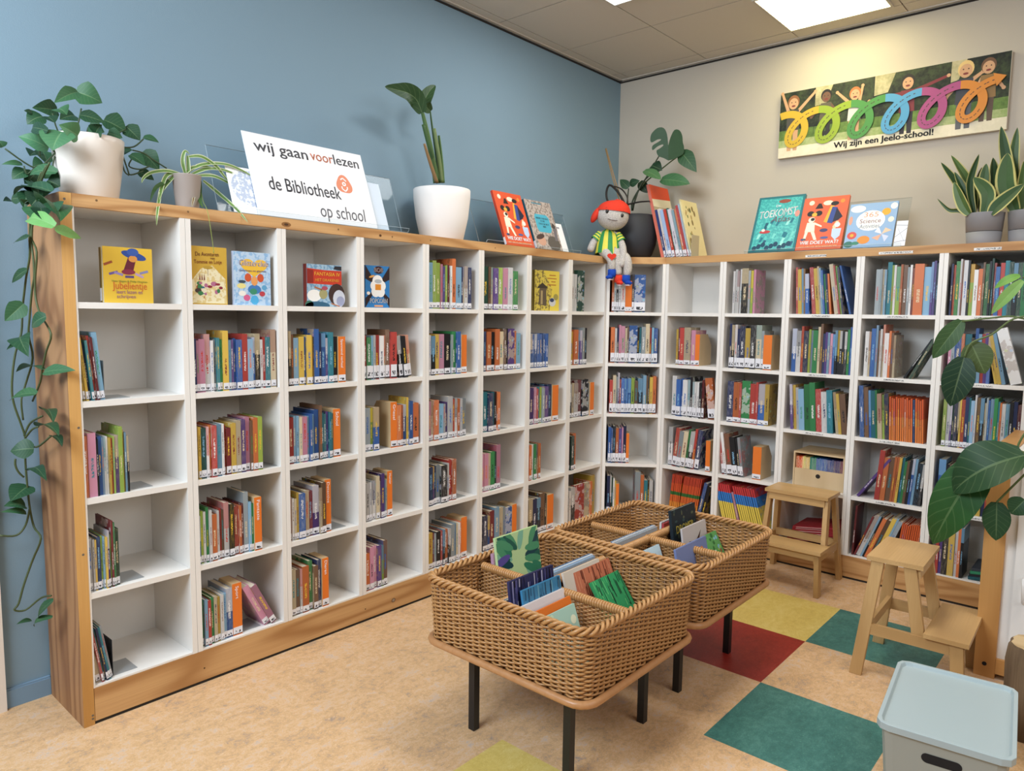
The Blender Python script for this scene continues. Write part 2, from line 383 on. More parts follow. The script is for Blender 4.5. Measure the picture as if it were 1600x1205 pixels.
def acrylic():
    m, nt, b = mat('clear_acrylic', 0.03, 0.5); nt.nodes.remove(b)
    t = N(nt, 'ShaderNodeBsdfTransparent'); t.inputs[0].default_value = (0.93, 0.955, 0.965, 1)
    g = N(nt, 'ShaderNodeBsdfGlossy'); g.inputs['Roughness'].default_value = 0.04
    f = N(nt, 'ShaderNodeLayerWeight'); f.inputs[0].default_value = 0.5
    x = N(nt, 'ShaderNodeMixShader'); L(nt, val(nt, 'MULTIPLY_ADD', val(nt, 'POWER', f.outputs['Facing'], 5), 0.7, 0.012), x.inputs[0]); L(nt, t.outputs[0], x.inputs[1]); L(nt, g.outputs[0], x.inputs[2])
    L(nt, x.outputs[0], nt.nodes['Material Output'].inputs[0]); return m
M_ACRYL = acrylic()
M_ACEDGE = plain('acrylic_edge', hx('AEB9BE'), 0.15, 0.6)
def wicker(name, light, dark):
    m, nt, b = mat(name, 0.36, 0.5); co = objco(nt)
    n = noise(nt, co, 55, 3); n2 = noise(nt, co, 5, 2)
    c = mixc(nt, n.outputs[0], light, dark); c = mixc(nt, val(nt, 'MULTIPLY', n2.outputs[0], 0.4), c, dark)
    L(nt, c, b.inputs['Base Color']); return m
M_WICK = wicker('woven_willow', hx('CB9C64'), hx('9C6A3A'))
M_WICKD = wicker('willow_stakes', hx('8B5F38'), hx('5E3C20'))
M_RIM = wicker('bottom_rod', hx('C9976A'), hx('A87444'))
def knit():
    m, nt, b = mat('grey_knit', 0.95, 0.1); co = objco(nt)
    n = noise(nt, co, 240, 2, 0.8); L(nt, ramp(nt, n.outputs[0], [(0.35, hx('9A938E')), (0.65, hx('D8D2CB'))]), b.inputs['Base Color']); bump(nt, b, n.outputs[0], 0.5, 0.003); return m
M_KNIT = knit()
M_REDF = plain('red_felt', hx('D8402F'), 0.95, 0.1, 0, 0.08, 200)
M_BLUEF = plain('blue_felt', hx('2348A8'), 0.95, 0.1, 0, 0.08, 200)
def emit(name, c, k):
    m, nt, b = mat(name); b.inputs['Base Color'].default_value = (0.8, 0.8, 0.8, 1); b.inputs['Emission Color'].default_value = (*c, 1); b.inputs['Emission Strength'].default_value = k; return m
M_LAMPW = emit('warm_lit_diffuser', (1.0, 0.91, 0.50), 8.5)
M_LAMPC = emit('cool_lit_diffuser', (0.86, 0.95, 1.0), 2.0)
M_MINT = plain('mint_plastic', hx('A5B3B5'), 0.33, 0.45, 0, 0.01, 4)
M_MINTB = plain('mint_plastic_body', hx('989B93'), 0.4, 0.4, 0, 0.01, 4)
M_HOLE = plain('dark_inside', hx('1D1B1C'), 0.9)

ORD = ['first', 'second', 'third', 'fourth', 'fifth', 'sixth', 'seventh', 'eighth', 'ninth', 'tenth', 'eleventh', 'twelfth', 'thirteenth', 'fourteenth', 'fifteenth', 'sixteenth', 'seventeenth', 'eighteenth', 'nineteenth', 'twentieth', 'twenty-first', 'twenty-second', 'twenty-third', 'twenty-fourth', 'twenty-fifth', 'twenty-sixth', 'twenty-seventh']

# ---------------------------------------------------------------- the room
m = MB(); 
GX = [-9.0, -3.37, -2.873, -2.375, -1.877, -1.377, -0.880, -0.38, 0.0]; GY = [-7.5, -2.975, -2.475, -1.977, -1.475, -0.975, 0.0]
colour = {(5, 3): 1, (4, 3): 3, (5, 2): 2, (3, 2): 2, (1, 3): 1}
for i in range(8):
    for j in range(6):
        m.face([(GX[i], GY[j], 0), (GX[i + 1], GY[j], 0), (GX[i + 1], GY[j + 1], 0), (GX[i], GY[j + 1], 0)], mi=colour.get((i, j), 0))
structure('floor', m, [M_BEIGE_LINO, M_YEL, M_GRN, M_RED])
m = MB(); m.box(-9, 0.1, 0, 0.1, 0, 3.4); structure('wall_left', m, M_BLUE)
m = MB(); m.box(0, 0.1, -7.5, 0, 0, 3.4); structure('wall_right', m, M_BEIGE)
m = MB(); ZC = 3.166
tx = [-0.005, -0.142] + [-0.142 - 0.605 * k for k in range(1, 15)]; ty = [-0.005, -0.085] + [-0.085 - 0.605 * k for k in range(1, 13)]
lamps = {(1, 3), (2, 2)}
for i in range(len(tx) - 1):
    for j in range(len(ty) - 1):
        x1, x0, y1, y0 = tx[i], tx[i + 1], ty[j], ty[j + 1]
        m.box(x0 + 0.003, x1 - 0.003, y0 + 0.003, y1 - 0.003, ZC + 0.0025, ZC + 0.02)
m.box(-9, 0.1, -7.5, 0.1, ZC + 0.02, ZC + 0.06, mi=1)
m.box(-9, 0, -0.022, 0, ZC - 0.004, ZC + 0.02, mi=1); m.box(-0.022, 0, -7.5, 0, ZC - 0.004, ZC + 0.02, mi=1)
for x in tx[1:]: m.box(x - 0.0015, x + 0.0015, -7.5, 0, ZC + 0.0045, ZC + 0.02, mi=2)
structure('ceiling', m, [M_TILE, M_TBAR, M_GAP])
m = MB(); m.box(-9, 0, -0.006, 0, 3.148, 3.158); m.box(-0.006, 0, -7.5, -0.006, 3.148, 3.158); structure('ceiling_shadow_line', m, M_GAP)  # dark strip painted in for the gap and shadow line below the ceiling
m = MB(); m.box(-3.958, -3.812, -0.014, 0, 0, 0.066); m.box(-3.958, -3.812, -0.010, 0, 0.066, 0.072); structure('baseboard_left', m, M_BASEB)
m = MB(); m.box(-4.06, -3.958, -0.03, 0, 0, 2.1); structure('trim_1', m, M_CREAM, bevel=0.004)

def ceiling_light(x0, x1, y0, y1, m_, label):
    t = thing('ceiling_light', label, 'ceiling light', ((x0 + x1) / 2, (y0 + y1) / 2, ZC), 0, 'ceiling lights')
    w, d = (x1 - x0) / 2, (y1 - y0) / 2
    f = MB()
    for a, b, c, e in ((-w - .014, w + .014, -d - .014, -d), (-w - .014, w + .014, d, d + .014), (-w - .014, -w, -d, d), (w, w + .014, -d, d)): f.box(a, b, c, e, -0.008, 0.002)
    f.build('frame', M_TBAR, t)
    f = MB(); f.box(-w, w, -d, d, -0.006, 0.002); f.build('diffuser', m_, t)
ceiling_light(-0.709, -0.18, -1.85, -1.31, M_LAMPW, 'lit warm yellow square panel light in the ceiling above the spiral picture')
ceiling_light(-1.685, -1.146, -1.24, -0.70, M_LAMPC, 'cool white ceiling panel light cut off by the top edge of the picture')
# ---------------------------------------------------------------- bookcases
ZK, SH, ZT, ZP = 0.1389, 0.336, 1.7968, 1.8393
WL, WR, DL, DR, X8, Y0 = 0.3948, 0.3955, 0.3528, 0.4046, -0.6388, -0.6529
CDIR = Vector((-DR - X8, Y0 + DL, 0)); CW = CDIR.length; CANG = math.atan2(CDIR.y, CDIR.x)
def shelf_z(row): return ZK + (5 - row) * SH
def unit_frame(run, col):
    if run == 'L': return Vector((X8 - (9 - col) * WL, -DL, 0)), 0.0
    if run == 'C': return Vector((X8, -DL, 0)), CANG
    return Vector((-DR, Y0 - (col - 1) * WR, 0)), -math.pi / 2
def where(run, col):
    return {'L': '%s blue-wall bookcase unit' % ORD[col - 1], 'C': 'corner bookcase unit', 'R': '%s beige-wall bookcase unit' % ORD[col - 1]}[run]
LBL = {'L': 'white open bookcase unit against the blue wall, %s from the wooden end board', 'R': 'white open bookcase unit against the beige wall, %s right of the corner unit'}
def bookcase(run, col, w, depth, left, label):
    o, rz = unit_frame(run, col)
    t = thing('bookcase', label, 'bookcase', o, rz, 'white bookcase units')
    g, th = 0.0007, 0.0204
    zb = ZK - 0.0074
    back = 0.0 if run != 'C' else 0.03
    def pan(x0f, x1f, x0b, x1b, z0, z1, y0, y1, name):
        b = MB(); p = [(x0f, y0), (x1f, y0), (x1b, y1), (x0b, y1)]; b.prism(p, z0, z1); return b.build(name, M_WHITE, t, bevel=0.0008)
    pan(left[0], left[1], left[0] + back, left[1] + back, zb, ZT + 0.02, 0.0, depth, 'side_panel')
    pan(w - th, w - g, w - th - back, w - g - back, zb, ZT + 0.02, 0.0, depth, 'side_panel')
    xl, xr = left[1] + 0.0004, w - th - 0.0004
    for row in range(1, 6):
        z = shelf_z(row); s = pan(xl, xr, xl + back, xr - back, z - (0.021 if row < 5 else 0.0072), z, 0.0015, depth - 0.009, 'shelf' if row < 5 else 'bottom_panel')
        if run == 'R' and col >= 3 and row < 5:
            b = MB(); x0 = w * 0.36
            b.box(x0, x0 + 0.105, -0.0012, 0.0, z - 0.0165, z - 0.0045, uvf=lambda k: [(0, 0, col * 5 + row), (0.105, 0, col * 5 + row), (0.105, 1, col * 5 + row), (0, 1, col * 5 + row)])
            b.build('shelf_label', M_TINY, s)['label'] = 'small white printed strip on the shelf edge'
    pan(xl + .002, xr - .002, xl + back + .002, xr - back - .002, 0.0, ZK - 0.0076, 0.03, depth - 0.009, 'plinth')
    pan(xl, xr, xl + back, xr - back, ZT, ZT + 0.02, 0.02, depth - 0.009, 'top_panel')
    pan(xl, xr, xl + back, xr - back, zb, ZT + 0.02, depth - 0.0085, depth - 0.001, 'back_panel')
    return t
for c in range(1, 9):
    bookcase('L', c, WL, 0.345, (0.0212, 0.027) if c == 1 else (0.0007, 0.0204), LBL['L'] % ORD[c - 1])
bookcase('C', 0, CW, 0.31, (0.0007, 0.0204), 'white corner bookcase unit set diagonally between the two runs under the doll')
for c in range(1, 6):
    bookcase('R', c, WR, 0.345, (0.0007, 0.0204), LBL['R'] % ORD[c - 1])

# pine boards round the bookcases
m = MB(); m.box(-3.812, -3.7765, -DL - 0.0005, -0.0162, 0.0, ZP)
t = m.build('end_board', [M_PINE_Z], None, bevel=0.0015); tag(t, 'tall pine end board closing the left end of the blue-wall bookcases', 'board')
m = MB(); m.box(-3.8118, -3.7767, -DL - 0.0022, -DL - 0.0006, 0.0005, ZP - 0.0005); m.build('front_edge', M_PINE_E, t)['label'] = 'yellow sawn front edge, lighter because the side is coloured in shade'
m = MB()
for x, z in ((-3.797, ZP - 0.022), (-3.783, 0.036), (-3.783, 0.024), (-3.79, 0.62), (-3.786, 1.06)): m.disc(x, z, 0.0042, 0.0042, -DL - 0.0026, hx('6B6257'), 10)
m.build('screw', M_FLAT, t)
t = thing('wooden_top', 'long pine plank top running over all the bookcases and round the corner', 'worktop', (0, 0, 0))
m = MB(); e = 0.018
out = [(-3.776, -DL), (X8, -DL), (-DR, Y0), (-DR, -2.63), (-0.004, -2.63), (-0.004, -0.007), (-3.776, -0.007)]
m.prism(out, ZT + 0.0222, ZP); m.build('plank', M_PINE_X, t, bevel=0.001)
m = MB(); m.box(-3.776, X8, -DL - 0.001, -DL + e, ZT, ZP + 0.0002); m.build('front_edge', M_PINE_X, t, bevel=0.001)
m = MB()
for x, z in ((-3.70, ZP - .015), (-3.39, ZP - .018), (-2.73, ZP - .02), (-2.43, ZP - .026), (-2.19, ZP - .022), (-1.72, ZP - .024)): m.disc(x, z, 0.004, 0.004, -DL - 0.0016, hx('7A5B3A'), 10)
m.disc(-2.985, ZP - .024, 0.022, 0.010, -DL - 0.0015, hx('8A5E34'), 16); m.disc(-2.985, ZP - .024, 0.010, 0.005, -DL - 0.0018, hx('4F331C'), 16); m.disc(-2.50, ZP - .026, 0.007, 0.006, -DL - 0.0016, hx('5A3A20'), 12)
m.build('knot', M_FLAT, t)
m = MB(); d = CDIR.normalized(); nn = Vector((-d.y, d.x, 0)); a, b_ = Vector((X8, -DL, 0)), Vector((-DR, Y0, 0))
q = [a - nn * 0.001, b_ - nn * 0.001, b_ + nn * e, a + nn * e]; m.prism([(p.x, p.y) for p in q], ZT, ZP + 0.0003); m.build('front_edge', M_PINE_X, t, bevel=0.001)
m = MB(); m.box(-DR - 0.001, -DR + e, -2.63, Y0, ZT, ZP + 0.0002); fe = m.build('front_edge', M_PINE_Y, t, bevel=0.001)
for y, w in ((-1.60, 0.115), (-2.01, 0.165), (-2.42, 0.115)):
    b = MB(); x = -DR - 0.0024
    b.face([(x, y + w / 2, ZT + 0.006), (x, y - w / 2, ZT + 0.006), (x, y - w / 2, ZT + 0.019), (x, y + w / 2, ZT + 0.019)], uv=[(0, 0, y), (w, 0, y), (w, 1, y), (0, 1, y)])
    b.build('shelf_label', M_TINY, fe)['label'] = 'small white printed strip'
for nm, lab, mtx, bx in (('kick_board', 'long pine kick board under the blue-wall bookcases', M_PINE_X, (-3.775, X8 - 0.01, -DL - 0.001, -DL + 0.018)), ('kick_board', 'pine kick board under the beige-wall bookcases behind the step stools', M_PINE_Y, (-DR - 0.001, -DR + 0.018, -2.6299, Y0 + 0.005))):
    m = MB(); m.box(*bx, 0.0115, ZK - 0.008); k = m.build(nm, mtx, None, bevel=0.001); tag(k, lab, 'board')
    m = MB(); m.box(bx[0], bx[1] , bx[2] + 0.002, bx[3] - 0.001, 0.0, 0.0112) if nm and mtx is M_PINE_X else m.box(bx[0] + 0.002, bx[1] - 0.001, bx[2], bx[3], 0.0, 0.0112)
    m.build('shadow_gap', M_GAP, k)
    m = MB()
    if mtx is M_PINE_X:
        m.disc(-2.43, 0.055, 0.013, 0.011, -DL - 0.0016, hx('7B5A3C'), 16); m.disc(-2.43, 0.055, 0.008, 0.007, -DL - 0.0019, hx('9A8A78'), 14); m.disc(-2.60, 0.062, 0.0035, 0.0035, -DL - 0.0016, hx('4A3520'), 8); m.disc(-3.38, 0.06, 0.0035, 0.0035, -DL - 0.0016, hx('4A3520'), 8)
        m.build('knot', M_FLAT, k)

a, b_ = Vector((X8, -DL, 0)) + d * 0.004, Vector((-DR, Y0, 0)) - d * 0.004
m = MB(); q = [a - nn * 0.001, b_ - nn * 0.001, b_ + nn * e, a + nn * e]; m.prism([(p.x, p.y) for p in q], 0.0115, ZK - 0.008)
k = m.build('kick_board', M_PINE_X, None, bevel=0.001); tag(k, 'short pine kick board under the diagonal corner unit behind the baskets', 'board')
# ---------------------------------------------------------------- books in the shelves
PAL = {'w': ('white', 'E4E2E0'), 'k': ('black', '1E1E22'), 'n': ('navy', '26315C'), 'b': ('blue', '2C62AE'), 'c': ('light blue', '7FAFD0'), 't': ('teal', '1F7F8E'),
       'g': ('green', '2F8A4C'), 'l': ('lime green', '9DBB45'), 'y': ('yellow', 'E0B93A'), 'o': ('orange', 'D9712F'), 'r': ('red', 'BE3A30'), 'd': ('dark red', '77262B'),
       'p': ('pink', 'D08AA6'), 'v': ('purple', '5A3C86'), 'm': ('brown', '7D5B42'), 'e': ('cream', 'DCC9A4'), 's': ('grey', '98A3A8'), 'a': ('dark green', '1F4A3C'),
       'Z': ('red and yellow', 'C4472B'), 'Y': ('red, blue and yellow', 'E2C33F'), 'Q': ('orange', 'D4622B')}
BRIGHT = 'weylcposR'; 
def book_parts(t, h, d, code, stk, rnd, second=None):
    """returns cover, pages, sticker collectors; x = thickness, y = into the shelf, z = height, spine at y = 0"""
    c1 = hx(PAL[code][1]); j = rnd.uniform(0.50, 0.98); g_ = sum(c1) / 3; c1 = tuple(min(1, (x * .88 + g_ * .12) * j) for x in c1)
    oc = rnd.choice('wykerbtog' if code not in 'wey' else 'krnbtmd'); c2 = hx(PAL[oc][1])
    if code in 'nkbdvat': c2 = hx(PAL[rnd.choice('wwyec')][1])
    if code in 'gro': c2 = hx(PAL[rnd.choice('wwyek')][1])
    cv, pg, st = MB(), MB(), MB(); seed = rnd.uniform(0.1, 9.0); bt = min(0.0022, t * 0.2); pic = rnd.random() < 0.7
    ps = (10 + rnd.uniform(0, 80)) if pic and not (code == 'w' and t > .03) else -1
    zones = [(0.0, 1.0, c1)]
    if code == 'Z': zones = [(0, .10, hx('E8C04A')), (.10, .22, hx('E6A83C')), (.22, .36, hx('DE8A36')), (.36, .52, hx('D4652F')), (.52, .60, hx('2F6A33')), (.60, .8, hx('CE522C')), (.8, 1, hx('B8402A'))]; seed = -1
    elif code == 'Y': zones = [(0, .07, hx('22221F')), (.07, .60, hx('E4CB55')), (.60, .82, hx('2F78C4')), (.82, 1, hx('C2363A'))]; seed = -1
    elif code == 'Q': zones = [(0, .55, hx('DA7A3A')), (.55, 1, hx('C95626'))]; seed = rnd.uniform(.1, 3)
    elif code in 'wvelbk' and rnd.random() < 0.3: zones = [(0, rnd.uniform(.4, .75), c1), (None, 1.0, tuple(0.5 * (a + b) for a, b in zip(c1, c2)))]; zones[1] = (zones[0][1], 1.0, zones[1][2])
    for z0, z1, c in zones:
        def uvs(k, z0=z0, z1=z1):
            if k == 0: return [(0, z0 * h, seed), (1, z0 * h, seed), (1, z1 * h, seed), (0, z1 * h, seed)]
            if k in (1, 3): return [(0, z0 * h, ps), (d, z0 * h, ps), (d, z1 * h, ps), (0, z1 * h, ps)]
            return None
        if code in 'ZYQ':     # thin stapled issues: shade between neighbours painted as dark strips down each spine side
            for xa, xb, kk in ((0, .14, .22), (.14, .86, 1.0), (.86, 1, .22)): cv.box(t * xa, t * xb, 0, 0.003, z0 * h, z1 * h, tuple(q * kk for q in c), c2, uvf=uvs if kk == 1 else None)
        else: cv.box(0, t, 0, 0.003, z0 * h, z1 * h, c, c2, uvf=uvs)
        cv.box(0, bt, 0.003, d, z0 * h, z1 * h, c, c2, uvf=lambda k: uvs(k) if k == 3 else None)
        cv.box(t - bt, t, 0.003, d, z0 * h, z1 * h, c, c2, uvf=lambda k: uvs(k) if k == 1 else None)
    pg.box(bt + 0.0001, t - bt - 0.0001, 0.0035, d - 0.003, 0.003, h - 0.003)
    if stk:
        hs = (0.028 if stk == 1 else 0.062) + rnd.uniform(-0.002, 0.002); z0 = 0.004
        st.box(0.0004, t - 0.0004, -0.0004, -0.0001, z0, z0 + hs, uvf=lambda k: [(0, 0, seed), (1, 0, seed), (1, 1, seed), (0, 1, seed)] if k == 0 else [(0, .9, -1)] * 4)
    return cv, pg, st
def add_to(dst, src, M, mi):
    b = len(dst.v); dst.v += [tuple(M @ Vector(p)) for p in src.v]
    dst.f += [[b + i for i in f] for f in src.f]; dst.c1 += src.c1; dst.c2 += src.c2; dst.uv += src.uv; dst.mi += [mi] * len(src.f)

DIV_TEXT = {('L', 3, 4): 'Detective', ('L', 3, 5): 'Dieren', ('L', 2, 5): 'Sport', ('L', 2, 4): 'Fantasie', ('L', 3, 2): 'Spannend verhaal', ('L', 3, 3): 'School', ('L', 4, 3): 'Griezel', ('L', 4, 4): 'Humor'}
def divider(M_, rot, t, h, cell, label):
    o = thing('category_divider', label, 'divider', M_, 0, 'orange-fronted category dividers', rot)
    b = MB(); d = 0.165
    prof = [(0.002, 0), (d, 0), (d, h * 0.62), (d * 0.66, h), (0.002, h)]
    P0 = [(0, y, z) for y, z in prof]; P1 = [(t, y, z) for y, z in prof]
    b.face(P0); b.face(P1[::-1])
    for i in range(5):
        k = (i + 1) % 5; b.face([P0[k], P0[i], P1[i], P1[k]])
    b.build('body', M_PLY, o)
    f = MB(); f.box(0, t, 0.0, 0.0018, 0.0, h, hx('E0772C')); fr = f.build('front_label', M_FLAT, o); fr['label'] = 'orange front strip'
    s = MB(); s.box(0.0003, t - 0.0003, -0.0006, -0.0001, 0.004, 0.034, uvf=lambda k: [(0, 0, t * 99), (1, 0, t * 99), (1, 1, t * 99), (0, 1, t * 99)] if k == 0 else [(0, .9, -1)] * 4)
    s.build('pictogram', M_STICK, fr)
    body = DIV_TEXT.get(cell)
    if body and t > 0.012: text(body, M_PAPER, fr, 'title', t * 0.36, h - 0.012, -0.0003, height=t * 0.42, rot=-math.pi / 2, width=min(h * 0.62, 0.0105 * len(body)))
    return o
def bookend(p, rz, col, label, foot=0.085):
    o = thing('bookend', label, 'bookend', p, rz, 'metal bookends')
    b = MB(); b.box(0, 0.0016, 0, 0.12, 0, 0.135); b.build('upright', col, o, bevel=0.0005)
    b = MB(); b.box(0.0017, foot, 0.0, 0.11, 0.0003, 0.0016); b.build('foot', M_STEEL, o)

ROWS = '''L12 0.023 0.105 <5 l17 y17 y17 n16 t16 r17 d17 c28 <0 B |1
L13 0.021 0.173 o27 p47 k16 b26 c16 w16 w16 y16 r16 l16 v26 l28 y17 c17 k16 B |0
L14 0.015 0.130 w25 w15 y15 n25 l15 c15 y15 v16 l15 d18 g18 a26 B |1
L15 0.016 0.094 <9 e26 r16 t16 n16 t16 s16 <0 B |1
L22 0.016 0.368 n16 p16 p26 w27 w16 s16 t16 g16 y28 c16 v16 b16 b26 r27 c26 b16 k27 w16 r16 t26 e28 |1
L23 0.021 0.297 e16 y16 a26 w16 o16 r26 c26 w16 r16 d25 y26 e27 v27 p27 m16 o27 l27 B |1
L24 0.016 0.286 b15 l16 w16 g17 w16 o25 w16 r16 m16 w27 k27 r26 o16 d16 s29 c16 g16 O37 |1
L25 0.011 0.196 g15 c15 r15 g15 e15 y15 w15 c15 b26 O37 B |1
L25 0.296 0.356 <27 p16 p16 |1
L32 0.030 0.319 k18 m17 c26 y26 b16 y27 y16 b28 n17 b27 v16 t27 k26 O36 |1
L33 0.027 0.291 r26 c16 c16 e16 p26 c16 b16 c16 b27 m18 t16 t16 v16 t16 t16 O37 |1
L34 0.026 0.238 o15 w15 e15 y16 b36 e26 d26 v37 e16 m28 O38 B |1
L35 0.026 0.213 e26 m26 w16 o36 g27 m26 n27 O37 |1
L42 0.031 0.318 r16 g26 c16 w16 r26 w26 e16 m28 r37 <6 k26 k26 e26 |2
L43 0.032 0.111 s26 l16 b26 B |1
L43 0.181 0.360 O37 o26 o16 b26 y18 b27 o36 |1
L44 0.033 0.195 w25 w15 s15 w25 e26 w15 v27 c15 e15 O37 |1
L45 0.027 0.158 o25 p26 p26 v26 l16 m27 |1
L51 0.035 0.337 c28 l28 l28 p17 v17 l17 n17 d17 w17 o29 c37 n17 e17 w27 n27 |1
L52 0.033 0.307 w16 k26 y26 p36 k36 s16 g27 b27 e16 O36 |1
L53 0.029 0.305 p16 e16 o26 c25 s15 v15 w27 r16 w16 o16 w16 s26 |1
L54 0.030 0.231 n26 v16 n16 s26 k36 w16 r27 o27 B |1
L55 0.031 0.316 y25 d15 s15 k25 r15 k15 o25 k15 s26 c16 e16 w16 o16 O37 |1
L61 0.035 0.310 a27 m17 e17 v27 l27 p27 w27 g26 |1
L62 0.040 0.350 n16 o26 k26 o27 e26 m17 k17 v37 o16 c25 |1
L63 0.039 0.170 t26 n26 t16 k16 o16 B |1
L64 0.036 0.191 p16 p26 e16 g26 a16 p28 B |1
L65 0.038 0.326 n25 b15 d26 c27 e26 s16 b36 O27 |1
L72 0.036 0.198 b15 b15 b15 b15 b15 b15 b15 b15 |1
L73 0.038 0.309 v26 p16 r16 t16 l16 s16 v26 n27 O37 |1
L74 0.040 0.149 o16 w16 g16 e16 o16 |1
L75 0.036 0.278 k26 n26 k26 m27 k17 O37 |1
L81 0.036 0.158 w17 w17 a39 |0
L82 0.041 0.199 y16 o26 c15 v16 s17 k17 |1
L83 0.040 0.291 k16 e16 w26 d27 k37 s16 O27 |1
L84 0.038 0.120 d16 a26 o27 |1
L85 0.043 0.342 w15 k26 r57 e37 o17 y29 |0
C01 0.017 0.254 o15 w15 k15 w15 w25 O36 n17 b57 |2
C02 0.017 0.356 o26 w16 n16 p17 p27 e16 m16 b47 k16 t16 s26 e28 r16 c16 b26 |2
C03 0.021 0.367 r25 e27 s17 v18 r16 b26 b16 b16 b26 l26 m25 k36 c27 m17 k18 y27 o27 |2
C04 0.020 0.177 b26 b16 k27 o26 v26 p16 n27 O26 |2
C05 0.021 0.118 n27 k17 a16 w16 y15 O25 |1
C05 0.223 0.346 s39 o27 t25 k15 w25 |1
R12 0.082 0.248 y15 d16 r26 e36 p25 O26 |1
R13 0.063 0.371 w27 b26 b16 w26 w16 k17 w15 w15 w15 k15 d16 <7 o37 |2
R14 0.049 0.351 w27 <-6 r27 s26 e26 g17 k26 r17 n27 <0 _2 O26 |2
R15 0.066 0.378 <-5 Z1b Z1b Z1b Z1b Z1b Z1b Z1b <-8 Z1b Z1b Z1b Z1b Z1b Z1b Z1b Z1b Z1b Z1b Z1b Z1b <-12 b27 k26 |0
R21 0.061 0.202 w17 w17 w17 w17 k38 s17 l17 p17 |0
R22 0.051 0.320 n18 k17 w17 n16 n27 y26 k27 e27 s15 O36 |2
R23 0.053 0.317 n37 o36 r16 g47 r36 r17 b36 y26 |1
R24 0.038 0.286 <8 r18 w17 m27 k26 k16 s16 <0 _3 O36 |2
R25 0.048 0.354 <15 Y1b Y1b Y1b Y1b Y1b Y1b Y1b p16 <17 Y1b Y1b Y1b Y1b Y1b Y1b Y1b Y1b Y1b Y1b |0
R31 0.055 0.349 <3 r17 y27 c17 m17 b25 <6 r27 y27 e18 c17 b16 g15 n15 o15 <9 e28 r18 l18 n17 <14 b18 |0
R32 0.042 0.374 b26 w26 r17 n26 l16 s16 g26 e17 m18 n15 v15 c15 p15 b15 k16 k16 k16 k16 k16 g16 b17 |0
R33 0.059 0.379 <4 v17 y17 w16 c26 g27 g28 r26 w25 t26 <7 e15 y15 m25 |0
R41 0.078 0.377 s26 s16 e16 c16 t28 l17 w17 l27 o17 m27 s16 w17 d16 o47 c36 v18 v18 k17 |0
R42 0.041 0.196 w26 e16 b27 c18 m16 w17 e18 w26 o16 m16 e15 |0
R42 0.236 0.336 <-30 k26 <-26 a37 |0
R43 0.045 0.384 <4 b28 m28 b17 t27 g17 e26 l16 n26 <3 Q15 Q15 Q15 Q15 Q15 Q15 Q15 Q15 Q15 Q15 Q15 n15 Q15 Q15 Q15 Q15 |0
R44 0.136 0.380 <-4 r28 o26 m26 o16 o16 y16 t16 g15 m15 k16 b16 c16 k25 k15 |0
R44 0.040 0.057 <-34 v18 |0
R45 0.035 0.389 <-2 d18 <-20 d16 w27 c17 k17 o26 m26 y27 c17 s26 <-6 Q15 Q15 Q15 Q15 Q15 Q15 Q15 Q15 Q15 Q15 |0
R51 0.036 0.352 n17 r17 g28 w18 m18 w28 k18 l27 w25 o25 m17 g27 k17 a18 r17 b26 r27 t27 a27 k27 a27 g27 |0
R52 0.045 0.231 p15 s15 b26 o16 t26 k15 b18 c16 r16 v16 b16 |0
R52 0.253 0.367 <12 y17 y16 c17 <16 w38 |0
R53 0.043 0.392 l26 w26 v16 a16 n26 k16 y16 r26 n27 t17 c26 w18 m27 k27 e16 s17 b17 c27 g27 t16 o16 w26 c26 k27 n27 d26 |1
R54 0.041 0.316 b27 k16 m16 y26 o16 c16 t15 b16 y26 n16 r16 c16 t16 g16 |0
R55 0.041 0.178 m16 r16 v16 k27 y25 w17 o17 k17 |0'''
HT = {str(k): .35 + .05 * k for k in range(10)}; HT.update(a=.85, b=.90, c=.95)
plan = []; counts = {}
